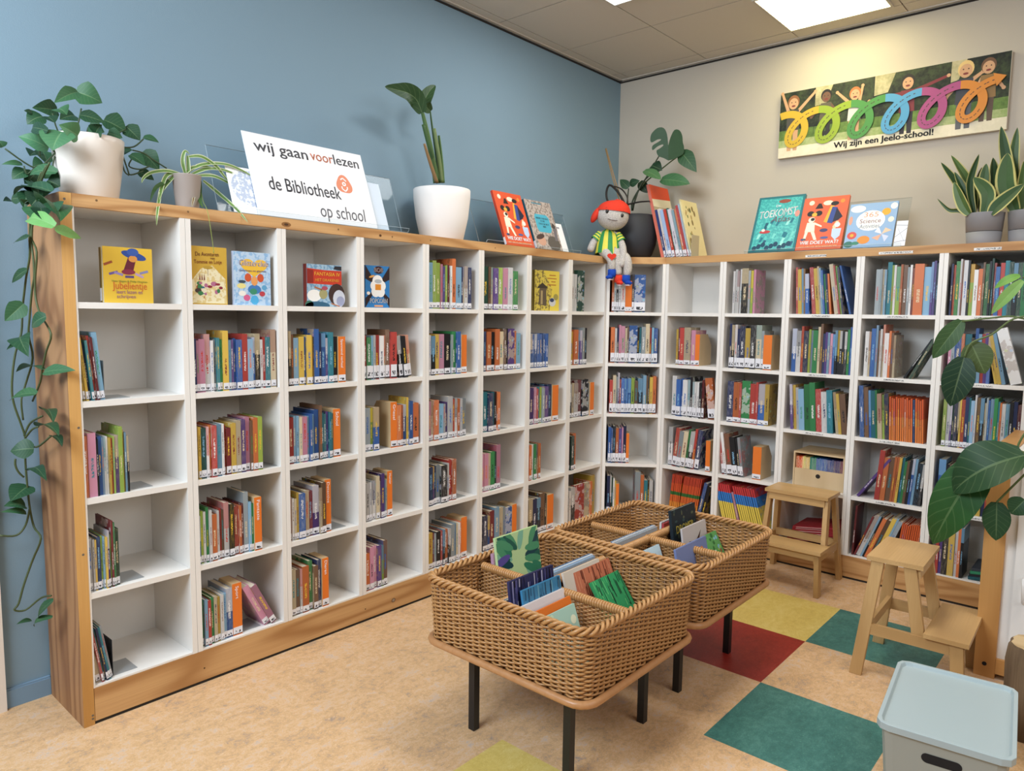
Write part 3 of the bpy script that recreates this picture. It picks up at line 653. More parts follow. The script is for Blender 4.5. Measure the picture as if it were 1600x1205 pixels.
for ln in ROWS.strip().splitlines():
    head, stk = ln.rsplit('|', 1); f = head.split(); cell, x0, x1 = f[0], float(f[1]), float(f[2]); run, col, row = cell[0], int(cell[1]), int(cell[2])
    o, rz = unit_frame(run, col); z = shelf_z(row) + 0.0003
    xmin = 0.0275 if (run, col) == ('L', 1) else 0.036 if run == 'C' else 0.021
    x0 = max(x0, xmin + 0.001); wmax = {'L': WL, 'C': CW - .015, 'R': WR}[run] - 0.0215; x1 = min(x1, wmax)
    toks = f[3:]; lean = 0.0; seq = []; tot = 0.0; gaps = 0.0; prev = None
    for k in toks:
        if k[0] == '<': lean = float(k[1:]); continue
        if k[0] == '_': tot += float(k[1:]); seq.append(('_', float(k[1:]), 0, 0)); continue
        if k == 'B': seq.append(('B', 0, 0, lean)); continue
        w, h = int(k[1]), HT[k[2]] * 0.315
        if prev is not None and lean > prev: gaps += h * (math.sin(R(lean)) - math.sin(R(prev))) + 0.001
        prev = lean; tot += w / math.cos(R(lean)); seq.append((k[0], w, h, lean))
    first = [q for q in seq if q[2]][0][3]
    real = [q for q in seq if q[2]]
    if first > 0: x0 = max(x0, xmin + 0.001 + 0.9 * real[0][2] * math.sin(R(first)) - 0.02)
    if real[-1][3] < 0: x1 = min(x1, wmax - real[-1][2] * math.sin(R(-real[-1][3])))
    gaps = min(gaps, 0.45 * (x1 - x0))
    u = (x1 - x0 - gaps) / tot; x = x0; prev = None; rnd = random.Random(cell + f[1])
    lastset = 0.014
    for code, w, h, ln_ in seq:
        if code == '_': x += w * u; continue
        if code == 'B':
            if row: plan.append(('B', run, col, row, o, rz, x + 0.002, z)); x += 0.004
            continue
        h = min(.302, (h + {'R': .042, 'C': .032, 'L': .012 if col > 5 else 0.0}[run] * (code != 'O')) * rnd.uniform(0.965, 1.02)) if code not in 'ZY' else h * rnd.uniform(.995, 1.0)
        if prev is not None and ln_ > prev: x += h * (math.sin(R(ln_)) - math.sin(R(prev))) + 0.001
        prev = ln_; tw = w * u; t = max(0.003, tw - (0.0006 if code not in 'ZYQ' else 0.0016))
        back = rnd.uniform(0.008, 0.022) if code not in 'ZYQ' else rnd.uniform(0.009, 0.014)
        counts[(run, col, row)] = counts.get((run, col, row), 0) + (code != 'O')
        foot = t / math.cos(R(ln_)) + 0.0006
        M3 = Matrix.Rotation(rz, 4, 'Z') @ Matrix.Rotation(R(-ln_), 4, 'Y')
        lx = x if ln_ >= 0 else x + foot
        p = Matrix.Translation(o) @ Matrix.Rotation(rz, 4, 'Z') @ Vector((lx, back, z))
        if ln_ < 0: p = p - (M3.to_3x3() @ Vector((t, 0, 0)))
        plan.append((code, run, col, row, p, (0, R(-ln_), rz), t, h, stk.strip(), counts[(run, col, row)], rnd.random(), u * w))
        x += foot
books = [q for q in plan if q[0] not in 'OB']
books.sort(key=lambda q: -(q[6] * q[7] / (Vector(q[4]) - CAMP).length_squared))
NB = 300
def adj(t, h):
    a = []
    if h > 0.232: a.append('tall')
    elif h < 0.192: a.append('short')
    if t > 0.021: a.append('thick')
    elif t < 0.0105: a.append('thin')
    return ' '.join(a)
rest = MB()
for n, (code, run, col, row, p, rot, t, h, stk, num, rr, uw) in enumerate(books):
    rnd = random.Random(rr); d = rnd.uniform(0.125, 0.165) if code not in 'ZYQ' else 0.19
    if t > 0.045: d = 0.03
    cv, pg, st = book_parts(t, h, d, code, int(stk), rnd)
    if t > 0.045:   # turned face out: the cover carries the picture
        for k in range(len(cv.uv)): cv.uv[k] = [(a * t, b, 33.0) if c > 0 and c < 10 else (a, b, c) for a, b, c in cv.uv[k]]
    if n < NB:
        lab = ('%s %s book, %s from left, %s shelf of %s' % (adj(t, h), PAL[code][0], ORD[num - 1], ORD[row - 1], where(run, col))).strip()
        o = thing('book', lab, 'book', p, 0, 'books on the %s shelf of the %s' % (ORD[row - 1], where(run, col)), rot)
        cv.build('cover', M_BOOK, o); pg.build('page_block', M_PAGES, o)
        if st.f: st.build('spine_label', M_STICK, o)['label'] = 'white library sticker at the foot of the spine'
    else:
        X = Matrix.Translation(p) @ Matrix.Rotation(rot[2], 4, 'Z') @ Matrix.Rotation(rot[1], 4, 'Y')
        add_to(rest, cv, X, 0); add_to(rest, pg, X, 1); add_to(rest, st, X, 2)
if rest.f:
    o = rest.build('books', [M_BOOK, M_PAGES, M_STICK]); tag(o, 'the many smaller thin books filling the rest of the bookcase shelves', 'books'); o['kind'] = 'stuff'
nb = 0
for q in plan:
    if q[0] == 'O':
        code, run, col, row, p, rot, t, h, stk, num, rr, uw = q
        divider(p, rot, t, h, (run, col, row), 'orange-fronted wooden category divider, %s shelf of %s' % (ORD[row - 1], where(run, col)))
    elif q[0] == 'B':
        _, run, col, row, o, rz, x, z = q
        p = Matrix.Translation(o) @ Matrix.Rotation(rz, 4, 'Z') @ Vector((x, 0.03, z))
        bookend(p, rz, M_DSTEEL if row == 5 and col == 1 else M_STEEL, '%s metal bookend, %s shelf of %s' % ('black' if row == 5 and col == 1 else 'grey', ORD[row - 1], where(run, col)))
# ---------------------------------------------------------------- drawer box, red folders, flat pile
o, rz = unit_frame('R', 3)
t = thing('storage_box', 'plywood storage box with a drawer and a row of rainbow booklets, behind the step stool', 'box', o + Vector((0.03, -0.079, shelf_z(4) + 0.0005)), rz)
bw, bd, bh, k = 0.286, 0.26, 0.206, 0.008
m = MB(); m.box(0, k, 0, bd, 0, bh); m.box(bw - k, bw, 0, bd, 0, bh); m.box(k, bw - k, 0, bd, bh - k, bh); m.box(k, bw - k, 0.004, bd, 0, k); m.box(k, bw - k, bd - 0.006, bd, k, bh - k); m.build('body', M_PLY, t, bevel=0.001)
m = MB(); m.box(k + .001, bw - k - .001, 0.003, 0.012, k + 0.001, 0.108); dr = m.build('drawer_front', M_PLY, t, bevel=0.001)
m = MB(); m.disc(bw / 2, 0.074, 0.013, 0.0125, 0.0024, hx('241E1A'), 24); m.build('finger_hole', M_FLAT, dr)
m = MB(); m.box(k + .001, bw - k - .001, 0.013, bd - 0.01, k + 0.0005, k + 0.006); m.build('drawer_bottom', M_PLY, dr)
pals = [('orange', 'D2633A', 4), ('cream', 'E2C07A', 5), ('green', '2E7F6B', 4), ('blue', '2F62A0', 7), ('navy', '28427C', 4), ('purple', '3F2E66', 4), ('dark red', '6E2A4A', 2)]
tot = sum(p[2] for p in pals); w = (bw - 2 * k - 0.006) / tot; i = 0
for nm, c, n in pals:
    for q in range(n):
        p = Matrix.Translation(t.location) @ Matrix.Rotation(rz, 4, 'Z') @ Vector((k + 0.003 + i * w, 0.016, k + 0.0068))
        b = thing('booklet', 'thin %s booklet, %s from left in the plywood storage box' % (nm, ORD[i] if i < 27 else ('twenty-eighth', 'twenty-ninth', 'thirtieth')[i - 27]), 'booklet', p, rz, 'rainbow booklets in the storage box')
        f = MB(); hh = 0.162 + random.uniform(-.003, .002); cc = hx(c); cc = tuple(x * random.uniform(.85, 1.15) for x in cc)
        f.box(0, w - 0.0008, 0, 0.12, 0, hh, cc, hx('E8DCC0'), uvf=lambda kk: [(0, 0, i + .5), (1, 0, i + .5), (1, hh, i + .5), (0, hh, i + .5)] if kk == 0 else None)
        f.build('cover', M_BOOK, b); i += 1
o, rz = unit_frame('R', 3)
for i in range(7):
    th = 0.012; a = R(-9 + i * 0.25)
    p = o + Matrix.Rotation(rz, 4, 'Z') @ Vector((0.06 + i * 0.006, 0.03 + (i % 3) * 0.006, shelf_z(5) + 0.046 - 0.0005 + i * 0.0135))
    b = thing('folder', 'thin red folder, %s from below in the tilted pile behind the step stool' % ORD[i], 'folder', p, 0, 'pile of red folders', (0, a + R(9) * 0 , rz))
    b.rotation_euler = (0, -R(8), rz); b.location.z -= 0.044
    f = MB(); cc = tuple(x * random.uniform(.8, 1.15) for x in hx('A92C33')); f.box(0, 0.26, 0, 0.24, 0, th, cc); f.build('cover', M_FLAT, b, bevel=0.0015)
    f = MB(); f.box(0.02, 0.2, -0.0006, -0.0002, 0.003, 0.007, hx('D8A8A0')); f.build('spine_label', M_FLAT, b)
o, rz = unit_frame('R', 5)
for i, (nm, c) in enumerate((('dark teal', '1E4F58'), ('black', '20222A'), ('green-edged', '2E7F5A'), ('dark grey', '33383F'))):
    p = o + Matrix.Rotation(rz, 4, 'Z') @ Vector((0.205 + 0.004 * i, 0.02 + 0.004 * (i % 2), shelf_z(5) + 0.001 + i * 0.0152))
    b = thing('book', '%s book lying flat, %s from below beside the wooden cabinet post' % (nm, ORD[i]), 'book', p, 0, 'flat pile in the last bookcase', (0, -R(7), rz))
    f = MB(); f.box(0, 0.155, 0, 0.2, 0, 0.0025, hx(c)); f.box(0, 0.155, 0, 0.2, 0.0115, 0.014, hx(c)); f.box(0.0, 0.155, 0, 0.0025, 0.0025, 0.0115, hx(c)); f.build('cover', M_FLAT, b)
    f = MB(); f.box(0.003, 0.152, 0.003, 0.197, 0.0026, 0.0114); f.build('page_block', M_PAGES, b)

# ---------------------------------------------------------------- step stools
def step_stool(loc, rz, label, W=0.40, D=0.37, TD=0.205, TW=0.345):
    """local: x across, step towards -y; height 0.5"""
    t = thing('step_stool', label, 'step stool', loc, rz, 'bamboo step stools')
    yb = 0.0                                        # back edge of the top
    m = MB(); m.box(-TW / 2, TW / 2, -TD, 0, 0.482, 0.5); m.build('seat', M_BAMBOO['x'], t, bevel=0.003)
    m = MB(); 
    m.box(-TW / 2 + 0.02, TW / 2 - 0.02, -TD + 0.012, -TD + 0.030, 0.442, 0.4815); m.box(-TW / 2 + 0.02, TW / 2 - 0.02, -0.030, -0.012, 0.442, 0.4815)
    m.build('apron', M_BAMBOO['x'], t, bevel=0.001)
    def leg(x0, y0, z0, x1, y1, z1, a=0.046, b=0.025):
        m = MB(); P = []
        for x, y, z in ((x0, y0, z0), (x1, y1, z1)):
            P += [(x - b / 2, y - a / 2, z), (x + b / 2, y - a / 2, z), (x + b / 2, y + a / 2, z), (x - b / 2, y + a / 2, z)]
        for f in ((0, 1, 5, 4), (1, 2, 6, 5), (2, 3, 7, 6), (3, 0, 4, 7), (4, 5, 6, 7), (3, 2, 1, 0)): m.face([P[i] for i in f])
        return m.build('leg', M_BAMBOO['z'], t, bevel=0.002, merge=True)
    for s in (-1, 1):
        leg(s * (TW / 2 - 0.018), -0.040, 0.4815, s * (W / 2 - 0.012), 0.012, 0.0)                 # back legs
        leg(s * (TW / 2 - 0.018), -TD + 0.048, 0.4815, s * (TW / 2 - 0.006), -TD - 0.004, 0.178)   # middle legs, down to the side rail
        leg(s * (W / 2 - 0.024), -0.335, 0.2275, s * (W / 2 - 0.010), -0.352, 0.0)                 # step legs
        m = MB(); m.box(s * (W / 2 - 0.026) - 0.009, s * (W / 2 - 0.026) + 0.009, -0.362, -0.010, 0.178, 0.222); m.build('side_rail', M_BAMBOO['y'], t, bevel=0.002)
    m = MB(); m.box(-W / 2 - 0.004, W / 2 + 0.004, -D - 0.008, -TD - 0.02, 0.2280, 0.246); m.build('step', M_BAMBOO['x'], t, bevel=0.003)
    m = MB(); m.box(-W / 2 + 0.036, W / 2 - 0.036, -0.350, -0.332, 0.186, 0.2275); m.build('step_rail', M_BAMBOO['x'], t, bevel=0.002)
    m = MB(); m.box(-W / 2 + 0.036, W / 2 - 0.036, -0.035, -0.017, 0.196, 0.236); m.build('back_rail', M_BAMBOO['x'], t, bevel=0.002)
    return t
step_stool((-0.452, -1.645, 0), -math.pi / 2, 'bamboo step stool standing against the bookcase behind the wicker basket')
step_stool((-1.345, -2.243, 0), 0.03, 'bamboo step stool standing on the green floor tile in front of the cabinet post')

# ---------------------------------------------------------------- wicker baskets on legs
BHX, BHY = 0.325, 0.337
def rounded(hx_, hy_, r, n):
    pts = []; per = []
    segs = [((hx_, -hy_ + r), (hx_, hy_ - r)), ((hx_ - r, hy_ - r), 0), ((hx_ - r, hy_), (-hx_ + r, hy_)), ((-hx_ + r, hy_ - r), 90), ((-hx_, hy_ - r), (-hx_, -hy_ + r)), ((-hx_ + r, -hy_ + r), 180), ((-hx_ + r, -hy_), (hx_ - r, -hy_)), ((hx_ - r, -hy_ + r), 270)]
    ls = [2 * (hy_ - r), math.pi * r / 2, 2 * (hx_ - r), math.pi * r / 2] * 2; T = sum(ls)
    for i in range(n):
        s = T * i / n; k = 0
        while s > ls[k]: s -= ls[k]; k += 1
        a, b = segs[k]
        if k % 2 == 0:
            u = s / ls[k]; p = (a[0] + (b[0] - a[0]) * u, a[1] + (b[1] - a[1]) * u); nm = {0: (1, 0), 2: (0, 1), 4: (-1, 0), 6: (0, -1)}[k]
        else:
            w = R(b) + s / r; nm = (math.cos(w), math.sin(w)); p = (a[0] + r * nm[0], a[1] + r * nm[1])
        pts.append((p, nm))
    return pts
ZB, ZTOP = 0.325, 0.548
def basket_meshes():
    ns = 86; per = 4; base = rounded(BHX, BHY, 0.055, ns * per); rnd = random.Random(3)
    wv = MB(); z = ZB + 0.016; i = 0
    while z < ZTOP - 0.006:
        path = []; ph = rnd.uniform(-.15, .15); fl = 0.014 * ((z - ZB) / (ZTOP - ZB)); am = rnd.uniform(0.0042, 0.0056)
        for k, (p, n) in enumerate(base):
            o = am * math.cos(math.pi * k / per + (i % 2) * math.pi + ph) + fl - 0.007
            path.append((p[0] + n[0] * o, p[1] + n[1] * o, z + 0.0009 * math.sin(k * 0.21 + i)))
        wv.tube(path, rnd.uniform(0.0037, 0.0044), 5, closed=True); z += 0.0071; i += 1
    st = MB()
    for k in range(0, ns * per, per):
        p, n = base[k]; st.tube([(p[0] - n[0] * 0.007, p[1] - n[1] * 0.007, ZB), (p[0] + n[0] * 0.006, p[1] + n[1] * 0.006, ZTOP)], 0.0036, 5)
    rim = MB(); nb = rounded(BHX + 0.007, BHY + 0.007, 0.06, 720); tw = 34
    for q in range(3):
        path = []
        for k, (p, n) in enumerate(nb):
            a = 2 * math.pi * (tw * k / 720 + q / 3); o = 0.0098 * math.cos(a); path.append((p[0] + n[0] * o, p[1] + n[1] * o, ZTOP + 0.003 + 0.0088 * math.sin(a)))
        rim.tube(path, 0.0062, 6, closed=True)
    ring = MB(); nb = rounded(BHX + 0.008, BHY + 0.008, 0.06, 120); ring.tube([(p[0], p[1], ZB + 0.004) for p, n in nb], 0.0125, 10, closed=True)
    fl = MB(); fl.prism([p for p, n in rounded(BHX - 0.006, BHY - 0.006, 0.05, 60)], ZB - 0.004, ZB + 0.010)
    return wv, st, rim, ring, fl
def woven_panel(x0, y0, x1, y1, z0, z1):
    d = Vector((x1 - x0, y1 - y0, 0)); Ln = d.length; d.normalize(); n = Vector((-d.y, d.x, 0)); m = MB(); rnd = random.Random(int(Ln * 1000)); z = z0 + 0.004; i = 0
    ns = max(4, int(Ln / 0.016))
    while z < z1 - 0.006:
        path = []
        for k in range(ns * 3 + 1):
            o = 0.0040 * math.cos(math.pi * k / 3 + (i % 2) * math.pi); p = Vector((x0, y0, z)) + d * Ln * k / (ns * 3) + n * o; path.append(p)
        m.tube(path, 0.0038, 5); z += 0.0068; i += 1
    top = MB(); Tn = int(Ln / 0.0098)
    for q in range(Tn):   # the rolled top edge: willow wrapped round and round
        c = Vector((x0, y0, z1)) + d * (Ln * (q + .5) / Tn)
        top.tube([c + n * 0.0115 * math.cos(a) + Vector((0, 0, 0.0115 * math.sin(a))) + d * 0.0016 * math.sin(a) for a in [R(-60 + 30 * j) for j in range(11)]], 0.0050, 6, cap=False)
    return m, top
def basket(loc, label):
    t = thing('book_basket', label, 'basket', loc, 0, 'wicker book baskets on black legs')
    return t
wv, st, rim, ring, fl = basket_meshes()
BL = [(-2.669, -1.564, 0), (-1.944, -1.552, 0)]
LB = ['wicker book basket on black legs, the nearer one on the beige floor', 'wicker book basket on black legs, the one farther back beside the bamboo step stool']
proto = basket(BL[0], LB[0])
wv.build('woven_wall', M_WICK, proto, smooth=True); st.build('stakes', M_WICKD, proto, smooth=True); rim.build('braided_rim', M_WICK, proto, smooth=True)
ring.build('bottom_rod', M_RIM, proto, smooth=True); fl.build('bottom', M_WICKD, proto)
DX, DY = -0.058, 0.036
for a in ((DX, -BHY + 0.012, DX, BHY - 0.012), (-BHX + 0.012, DY, DX - 0.010, DY), (DX + 0.010, DY, BHX - 0.012, DY)):
    p, tp = woven_panel(*a, ZB + 0.012, 0.522); d = p.build('divider_panel', M_WICK, proto, smooth=True); tp.build('rolled_edge', M_WICK, d, smooth=True)
for i, (x, y) in enumerate(((-1, -1), (-1, 1), (1, -1), (1, 1))):
    m = MB(); m.box(x * 0.222 - 0.0135, x * 0.222 + 0.0135, y * 0.208 - 0.0135, y * 0.208 + 0.0135, 0.0, ZB - 0.0045); m.build('leg', M_BLACK, proto, bevel=0.0015)
m = MB()
for s in (-1, 1): m.box(-0.2084, 0.2084, s * 0.208 - 0.0125, s * 0.208 + 0.0125, ZB - 0.03, ZB - 0.0048); m.box(s * 0.222 - 0.0125, s * 0.222 + 0.0125, -0.1944, 0.1944, ZB - 0.03, ZB - 0.0048)
m.build('leg_frame', M_BLACK, proto)
def dup(root, loc, label):
    r = root.copy(); COL.objects.link(r); r.location = loc; r['label'] = label
    for ch in list(root.children):
        c = ch.copy(); COL.objects.link(c); c.parent = r
        for g in ch.children:
            d = g.copy(); COL.objects.link(d); d.parent = c
    return r
dup(proto, BL[1], LB[1])

def show_book(name, label, w, h, th, loc, rot, cover, spine=None, cat='book', group=None, sticker=False):
    """a book seen from its cover: x across, z up, cover at y = 0, spine on the left"""
    t = thing(name, label, cat, loc, 0, group, rot)
    b = MB(); sp = spine or cover
    b.box(0, w, 0, 0.0022, 0, h, cover); b.box(0, w, th - 0.0022, th, 0, h, cover); b.box(0, 0.0025, 0.0022, th - 0.0022, 0, h, sp)
    b.build('cover', M_FLAT, t)
    if th > 0.006:
        b = MB(); b.box(0.0028, w - 0.003, 0.0024, th - 0.0024, 0.003, h - 0.003); b.build('page_block', M_PAGES, t)
    if sticker:
        b = MB(); b.box(-0.0005, -0.0001, 0.001, th - 0.001, 0.006, 0.05, hx('E6E6EC')); b.build('spine_label', M_FLAT, t)
    return t
def art(t, m, name='cover_picture'): return m.build(name, M_PICT, t)
def pict():
    m_, nt, b = mat('cover_print', 0.38, 0.45)
    n = noise(nt, objco(nt), 60, 4, 0.6); c1, c2 = attr(nt, 'c1').outputs['Color'], attr(nt, 'c2').outputs['Color']
    L(nt, mixc(nt, val(nt, 'GREATER_THAN', n.outputs[0], 0.52), c1, c2), b.inputs['Base Color']); return m_
M_PICT = pict()
INK = {}
def ink(c):
    if c not in INK: INK[c] = plain('ink_' + c.lower(), hx(c), 0.5)
    return INK[c]
def lean_rot(a, rz=0.0): return (-R(a), 0, rz)

# books in the baskets: (x0, x1, y at the foot, length, lean, thickness, cover colour, label, picture)
def pic_strokes(m, w, h, rnd, cs, n, wd=0.004):
    for i in range(n):
        x = rnd.uniform(0.004, w - 0.01); z = rnd.uniform(h * .3, h * 0.9); l = rnd.uniform(h * 0.1, h * 0.4)
        m.flat([(x, z), (x + wd, z), (x + wd * 1.5, min(h - .002, z + l)), (x + wd * .6, min(h - .002, z + l))], -0.0003 - 0.00002 * i, hx(rnd.choice(cs)))
def pic_blobs(m, w, h, rnd, cs, n, r=0.02):
    for i in range(n):
        rx, rz = rnd.uniform(.4, 1) * r, rnd.uniform(.4, 1) * r
        m.disc(rnd.uniform(rx, w - rx), rnd.uniform(rz, h - rz), rx, rz, -0.0003 - 0.00002 * i, hx(rnd.choice(cs)), 12, 0)
def pic_leaves(m, w, h, rnd, cs, n, l=0.10):
    for i in range(n):
        e_ = rnd.random(); x, z = (rnd.uniform(.0, .25) if i % 2 else rnd.uniform(.75, 1.0)) * w if i % 3 else rnd.uniform(.1, .9) * w, (rnd.uniform(.35, .95) if i % 3 else rnd.uniform(.82, .98)) * h; a = math.atan2(.62 * h - z, .5 * w - x) + rnd.uniform(-.5, .5); q = []
        for k in range(12):
            u = 2 * math.pi * k / 12; X, Z = l / 2 * math.cos(u), l * 0.16 * math.sin(u); q.append((min(w - .001, max(.001, x + X * math.cos(a) - Z * math.sin(a))), min(h - .001, max(.001, z + X * math.sin(a) + Z * math.cos(a)))))
        m.flat(q, -0.0003 - 0.00002 * i, hx(rnd.choice(cs)))
BK = [
 (-2.965, -2.740, -1.617, .278, 8, .010, '2B2C55', 'navy picture book with white vertical streaks, tallest in the near basket compartment', ('strokes', ['C9C7DA', '16183A', '5B5A92', '101226'], 90)),
 (-2.935, -2.738, -1.655, .250, 11, .009, '3C7FA8', 'blue picture book with dark branches, in front of the navy streaked one', ('strokes', ['1F4F74', '74AFC6', '2B6A90', '17304A'], 40)),
 (-2.965, -2.738, -1.680, .212, 15, .009, 'DEDADB', 'white picture book with a green bush, in front of the blue one', ('bush', ['1F6B45', '2C7F50'], 12)),
 (-2.958, -2.763, -1.727, .205, 16, .008, 'E0762B', 'orange picture book with a black shape, behind the pale green one', ('blobs', ['1E1B1B', 'E0762B', '2A2422', 'E4DFDC'], 9)),
 (-2.955, -2.777, -1.765, .196, 20, .008, 'A9CDBE', 'pale green-blue picture book at the front of the near basket', ('blobs', ['C8DFC2', '9CC4C6', 'E2E8CC', 'A5D0B4'], 14)),
 (-2.975, -2.765, -1.566, .205, 3, .012, '8E9498', 'grey picture book seen edge on, behind the navy streaked one', None),
 (-2.968, -2.800, -1.584, .200, 4, .010, 'C8B9A6', 'cream picture book seen edge on, behind the navy streaked one', None),
 (-2.705, -2.460, -1.325, .296, 9, .012, 'B9D39A', 'large jungle picture book with dark green leaves standing out of the near basket', ('leaves', ['1E5A4C', '2F7A5C', '16424A', '4B9068', '7FB59A', '5A4E93'], 26)),
 (-2.712, -2.500, -1.300, .235, 6, .014, 'B58FA6', 'pinkish book half hidden behind the large jungle picture book', None),
 (-2.655, -2.395, -1.514, .206, 0, .008, '8AA7C4', 'blue-grey thin picture book edge on, nearest the cross divider of the near basket', None),
 (-2.652, -2.392, -1.503, .209, 0, .007, 'C9D3DC', 'pale thin picture book edge on, second from the cross divider of the near basket', None),
 (-2.649, -2.389, -1.493, .207, 0, .008, '4F6E92', 'dark blue thin picture book edge on, third from the cross divider of the near basket', None),
 (-2.585, -2.358, -1.640, .216, 24, .009, 'B56A4E', 'rust brown picture book with dark branches, right half of the near basket', ('strokes', ['7E3E2C', 'C98566', '5A2B20'], 34)),
 (-2.640, -2.420, -1.612, .220, 17, .010, 'D3C9BB', 'cream picture book edge on, behind the rust brown one', None),
 (-2.545, -2.362, -1.715, .200, 36, .008, '2B8A55', 'green picture book with black grass, front right of the near basket', ('strokes', ['134A33', '5DB46E', '0F2A22', '3FA062'], 46)),
 (-2.440, -2.356, -1.675, .178, 35, .007, 'D9BFA8', 'beige card leaning beside the green picture book in the near basket', None),
 (-1.858, -1.640, -1.578, .281, 8, .014, '1E2B33', 'dark picture book with yellow lettering standing out of the far basket', ('blobs', ['2F4A4A', '3E5A48', '182028', '54604A'], 60)),
 (-1.858, -1.640, -1.628, .212, 9, .009, 'CDC5C4', 'white picture book with a brown bird, in front of the dark lettered one', ('bird', ['4A2E2A'], 1)),
 (-1.752, -1.640, -1.735, .190, 28, .008, '5C9A58', 'green and red picture book in the front right corner of the far basket', ('blobs', ['B03A34', '2F6B3A', 'D9D9C8', '7FB8C6', '8FB554'], 22)),
 (-2.240, -1.912, -1.505, .214, 0, .009, '9AA4AE', 'long grey picture book edge on, nearest the cross divider of the far basket', None),
 (-2.236, -1.908, -1.494, .217, 0, .008, 'C7CCD2', 'long white picture book edge on, second from the cross divider of the far basket', None),
 (-2.232, -1.904, -1.484, .215, 0, .008, '6D86A6', 'long blue-grey picture book edge on, third from the cross divider of the far basket', None),
 (-1.850, -1.640, -1.502, .212, 0, .009, 'B5454A', 'red picture book edge on, behind the dark lettered one in the far basket', None),
 (-1.850, -1.645, -1.490, .216, 0, .009, 'D5D3D3', 'white picture book edge on, behind the red one in the far basket', None),
 (-2.215, -2.022, -1.650, .193, 22, .008, 'BFD9E6', 'pale blue picture book with a dark blue bird, left half of the far basket', ('bird', ['1F4C74'], 1)),
 (-2.150, -1.896, -1.770, .222, 12, .010, '7886B4', 'lilac blue picture book with small figures under an orange sun, front of the far basket', ('sun', ['D98B5A'], 1)),
]
for i, (x0, x1, y, ln, a, th, c, lab, pc) in enumerate(BK):
    w = x1 - x0; t = show_book('picture_book', lab, w, ln, th, (x0, y, ZB + 0.0125), lean_rot(a), hx(c), None, 'book', 'picture books in the wicker baskets')
    if not pc: continue
    m = MB(); rnd = random.Random(i); kind, cs, n = pc
    if kind == 'strokes': pic_strokes(m, w, ln, rnd, cs, n)
    elif kind == 'blobs': pic_blobs(m, w, ln, rnd, cs, n, 0.026 if n < 20 else 0.012)
    elif kind == 'leaves': pic_leaves(m, w, ln, rnd, cs, n)
    elif kind == 'bush':
        for q in range(9): x = w * .38 + q * 0.005; m.flat([(x, ln * .45), (x + .012, ln * .45), (x + .006 + (q - 4) * .002, ln * (.72 + .05 * (q % 3)))], -0.0003 - q * 2e-5, hx(cs[q % 2]))
        for q in (0, 1): m.box(w * .62 + q * .012, w * .62 + q * .012 + .006, -.0005, -.0003, ln * .80, ln * .83, hx('B56A6A'))
    elif kind == 'bird':
        cx, cz = w * .55, ln * .6; C = hx(cs[0])
        m.disc(cx, cz, .035, .012, -.0003, C, 16, .3); m.flat([(cx - .02, cz), (cx + .02, cz + .01), (cx + .045, cz + .05)], -.0004, C); m.flat([(cx - .03, cz - .01), (cx, cz + .008), (cx - .07, cz + .02)], -.0005, C); m.flat([(cx + .02, cz), (cx + .03, cz - .014), (cx + .075, cz - .012)], -.0006, C)
    elif kind == 'sun':
        m.disc(w * .80, ln * .78, .018, .018, -.0003, hx(cs[0]), 18)
        for q, cc in enumerate(('2E3350', '2F6B4A', '5B3A66', 'B0688A', '31406B')):
            x = w * (.45 + .1 * q); m.flat([(x, ln * .2), (x + .024, ln * .2), (x + .017, ln * .47), (x + .012, ln * (.50 + .04 * (q % 2))), (x + .007, ln * .47)], -.0004 - q * 2e-5, hx(cc))
    art(t, m)
    if 'lettering' in lab: text('DROMER', ink('D8C25A'), t, 'title', w * .5, ln * .62, -0.0016, w * .72, .034, 'CENTER', bold=.02)
    if 'pale green-blue' in lab or 'rust' in lab: 
        m = MB(); m.face([(w * .3, -.0012, ln * .8), (w * .8, -.0012, ln * .8), (w * .8, -.0012, ln * .83), (w * .3, -.0012, ln * .83)], hx('55746E')); 

# ---------------------------------------------------------------- mint storage bin, white cabinet, log, pail
t = thing('storage_bin', 'pale mint plastic storage bin with a lid in the front right corner', 'bin', (-2.222, -2.684, 0), R(6.1))
HX, HY = 0.236, 0.166
def ringprism(m, a, b, r, z0, z1): m.prism([p for p, n in rounded(a, b, r, 64)], z0, z1)
m = MB(); lo = [p for p, n in rounded(HX - .035, HY - .033, .03, 64)]; hi = [p for p, n in rounded(HX - .012, HY - .012, .03, 64)]
n_ = len(lo); m.face([(x, y, 0.0) for x, y in lo][::-1])
for i in range(n_):
    j = (i + 1) % n_; m.face([(*lo[i], 0.0), (*lo[j], 0.0), (*hi[j], .299), (*hi[i], .299)])
m.face([(x, y, .299) for x, y in hi]); body = m.build('body', M_MINTB, t, smooth=False)
m = MB(); xx = -(HX - .012) - 0.0005
def handle(zc, w, h, off):
    q = []
    for k in range(24):
        a = 2 * math.pi * k / 24; q.append(((w / 2 - h / 2) * (1 if math.cos(a) > 0 else -1) + h / 2 * math.cos(a), h / 2 * math.sin(a)))
    f = (zc / .299); X = -(HX - .035 + .023 * f) - off; sl = .023 / .299
    return [(X - sl * z, -y, zc + z) for y, z in q]
m.face(handle(.250, .098, .029, .0008)); hd = m.build('handle_hole', M_HOLE, body)
m = MB(); ringprism(m, HX, HY, .034, .2995, .304); 
o1 = rounded(HX, HY, .034, 64); o2 = rounded(HX - .011, HY - .011, .026, 64); o3 = rounded(HX - .016, HY - .016, .022, 64)
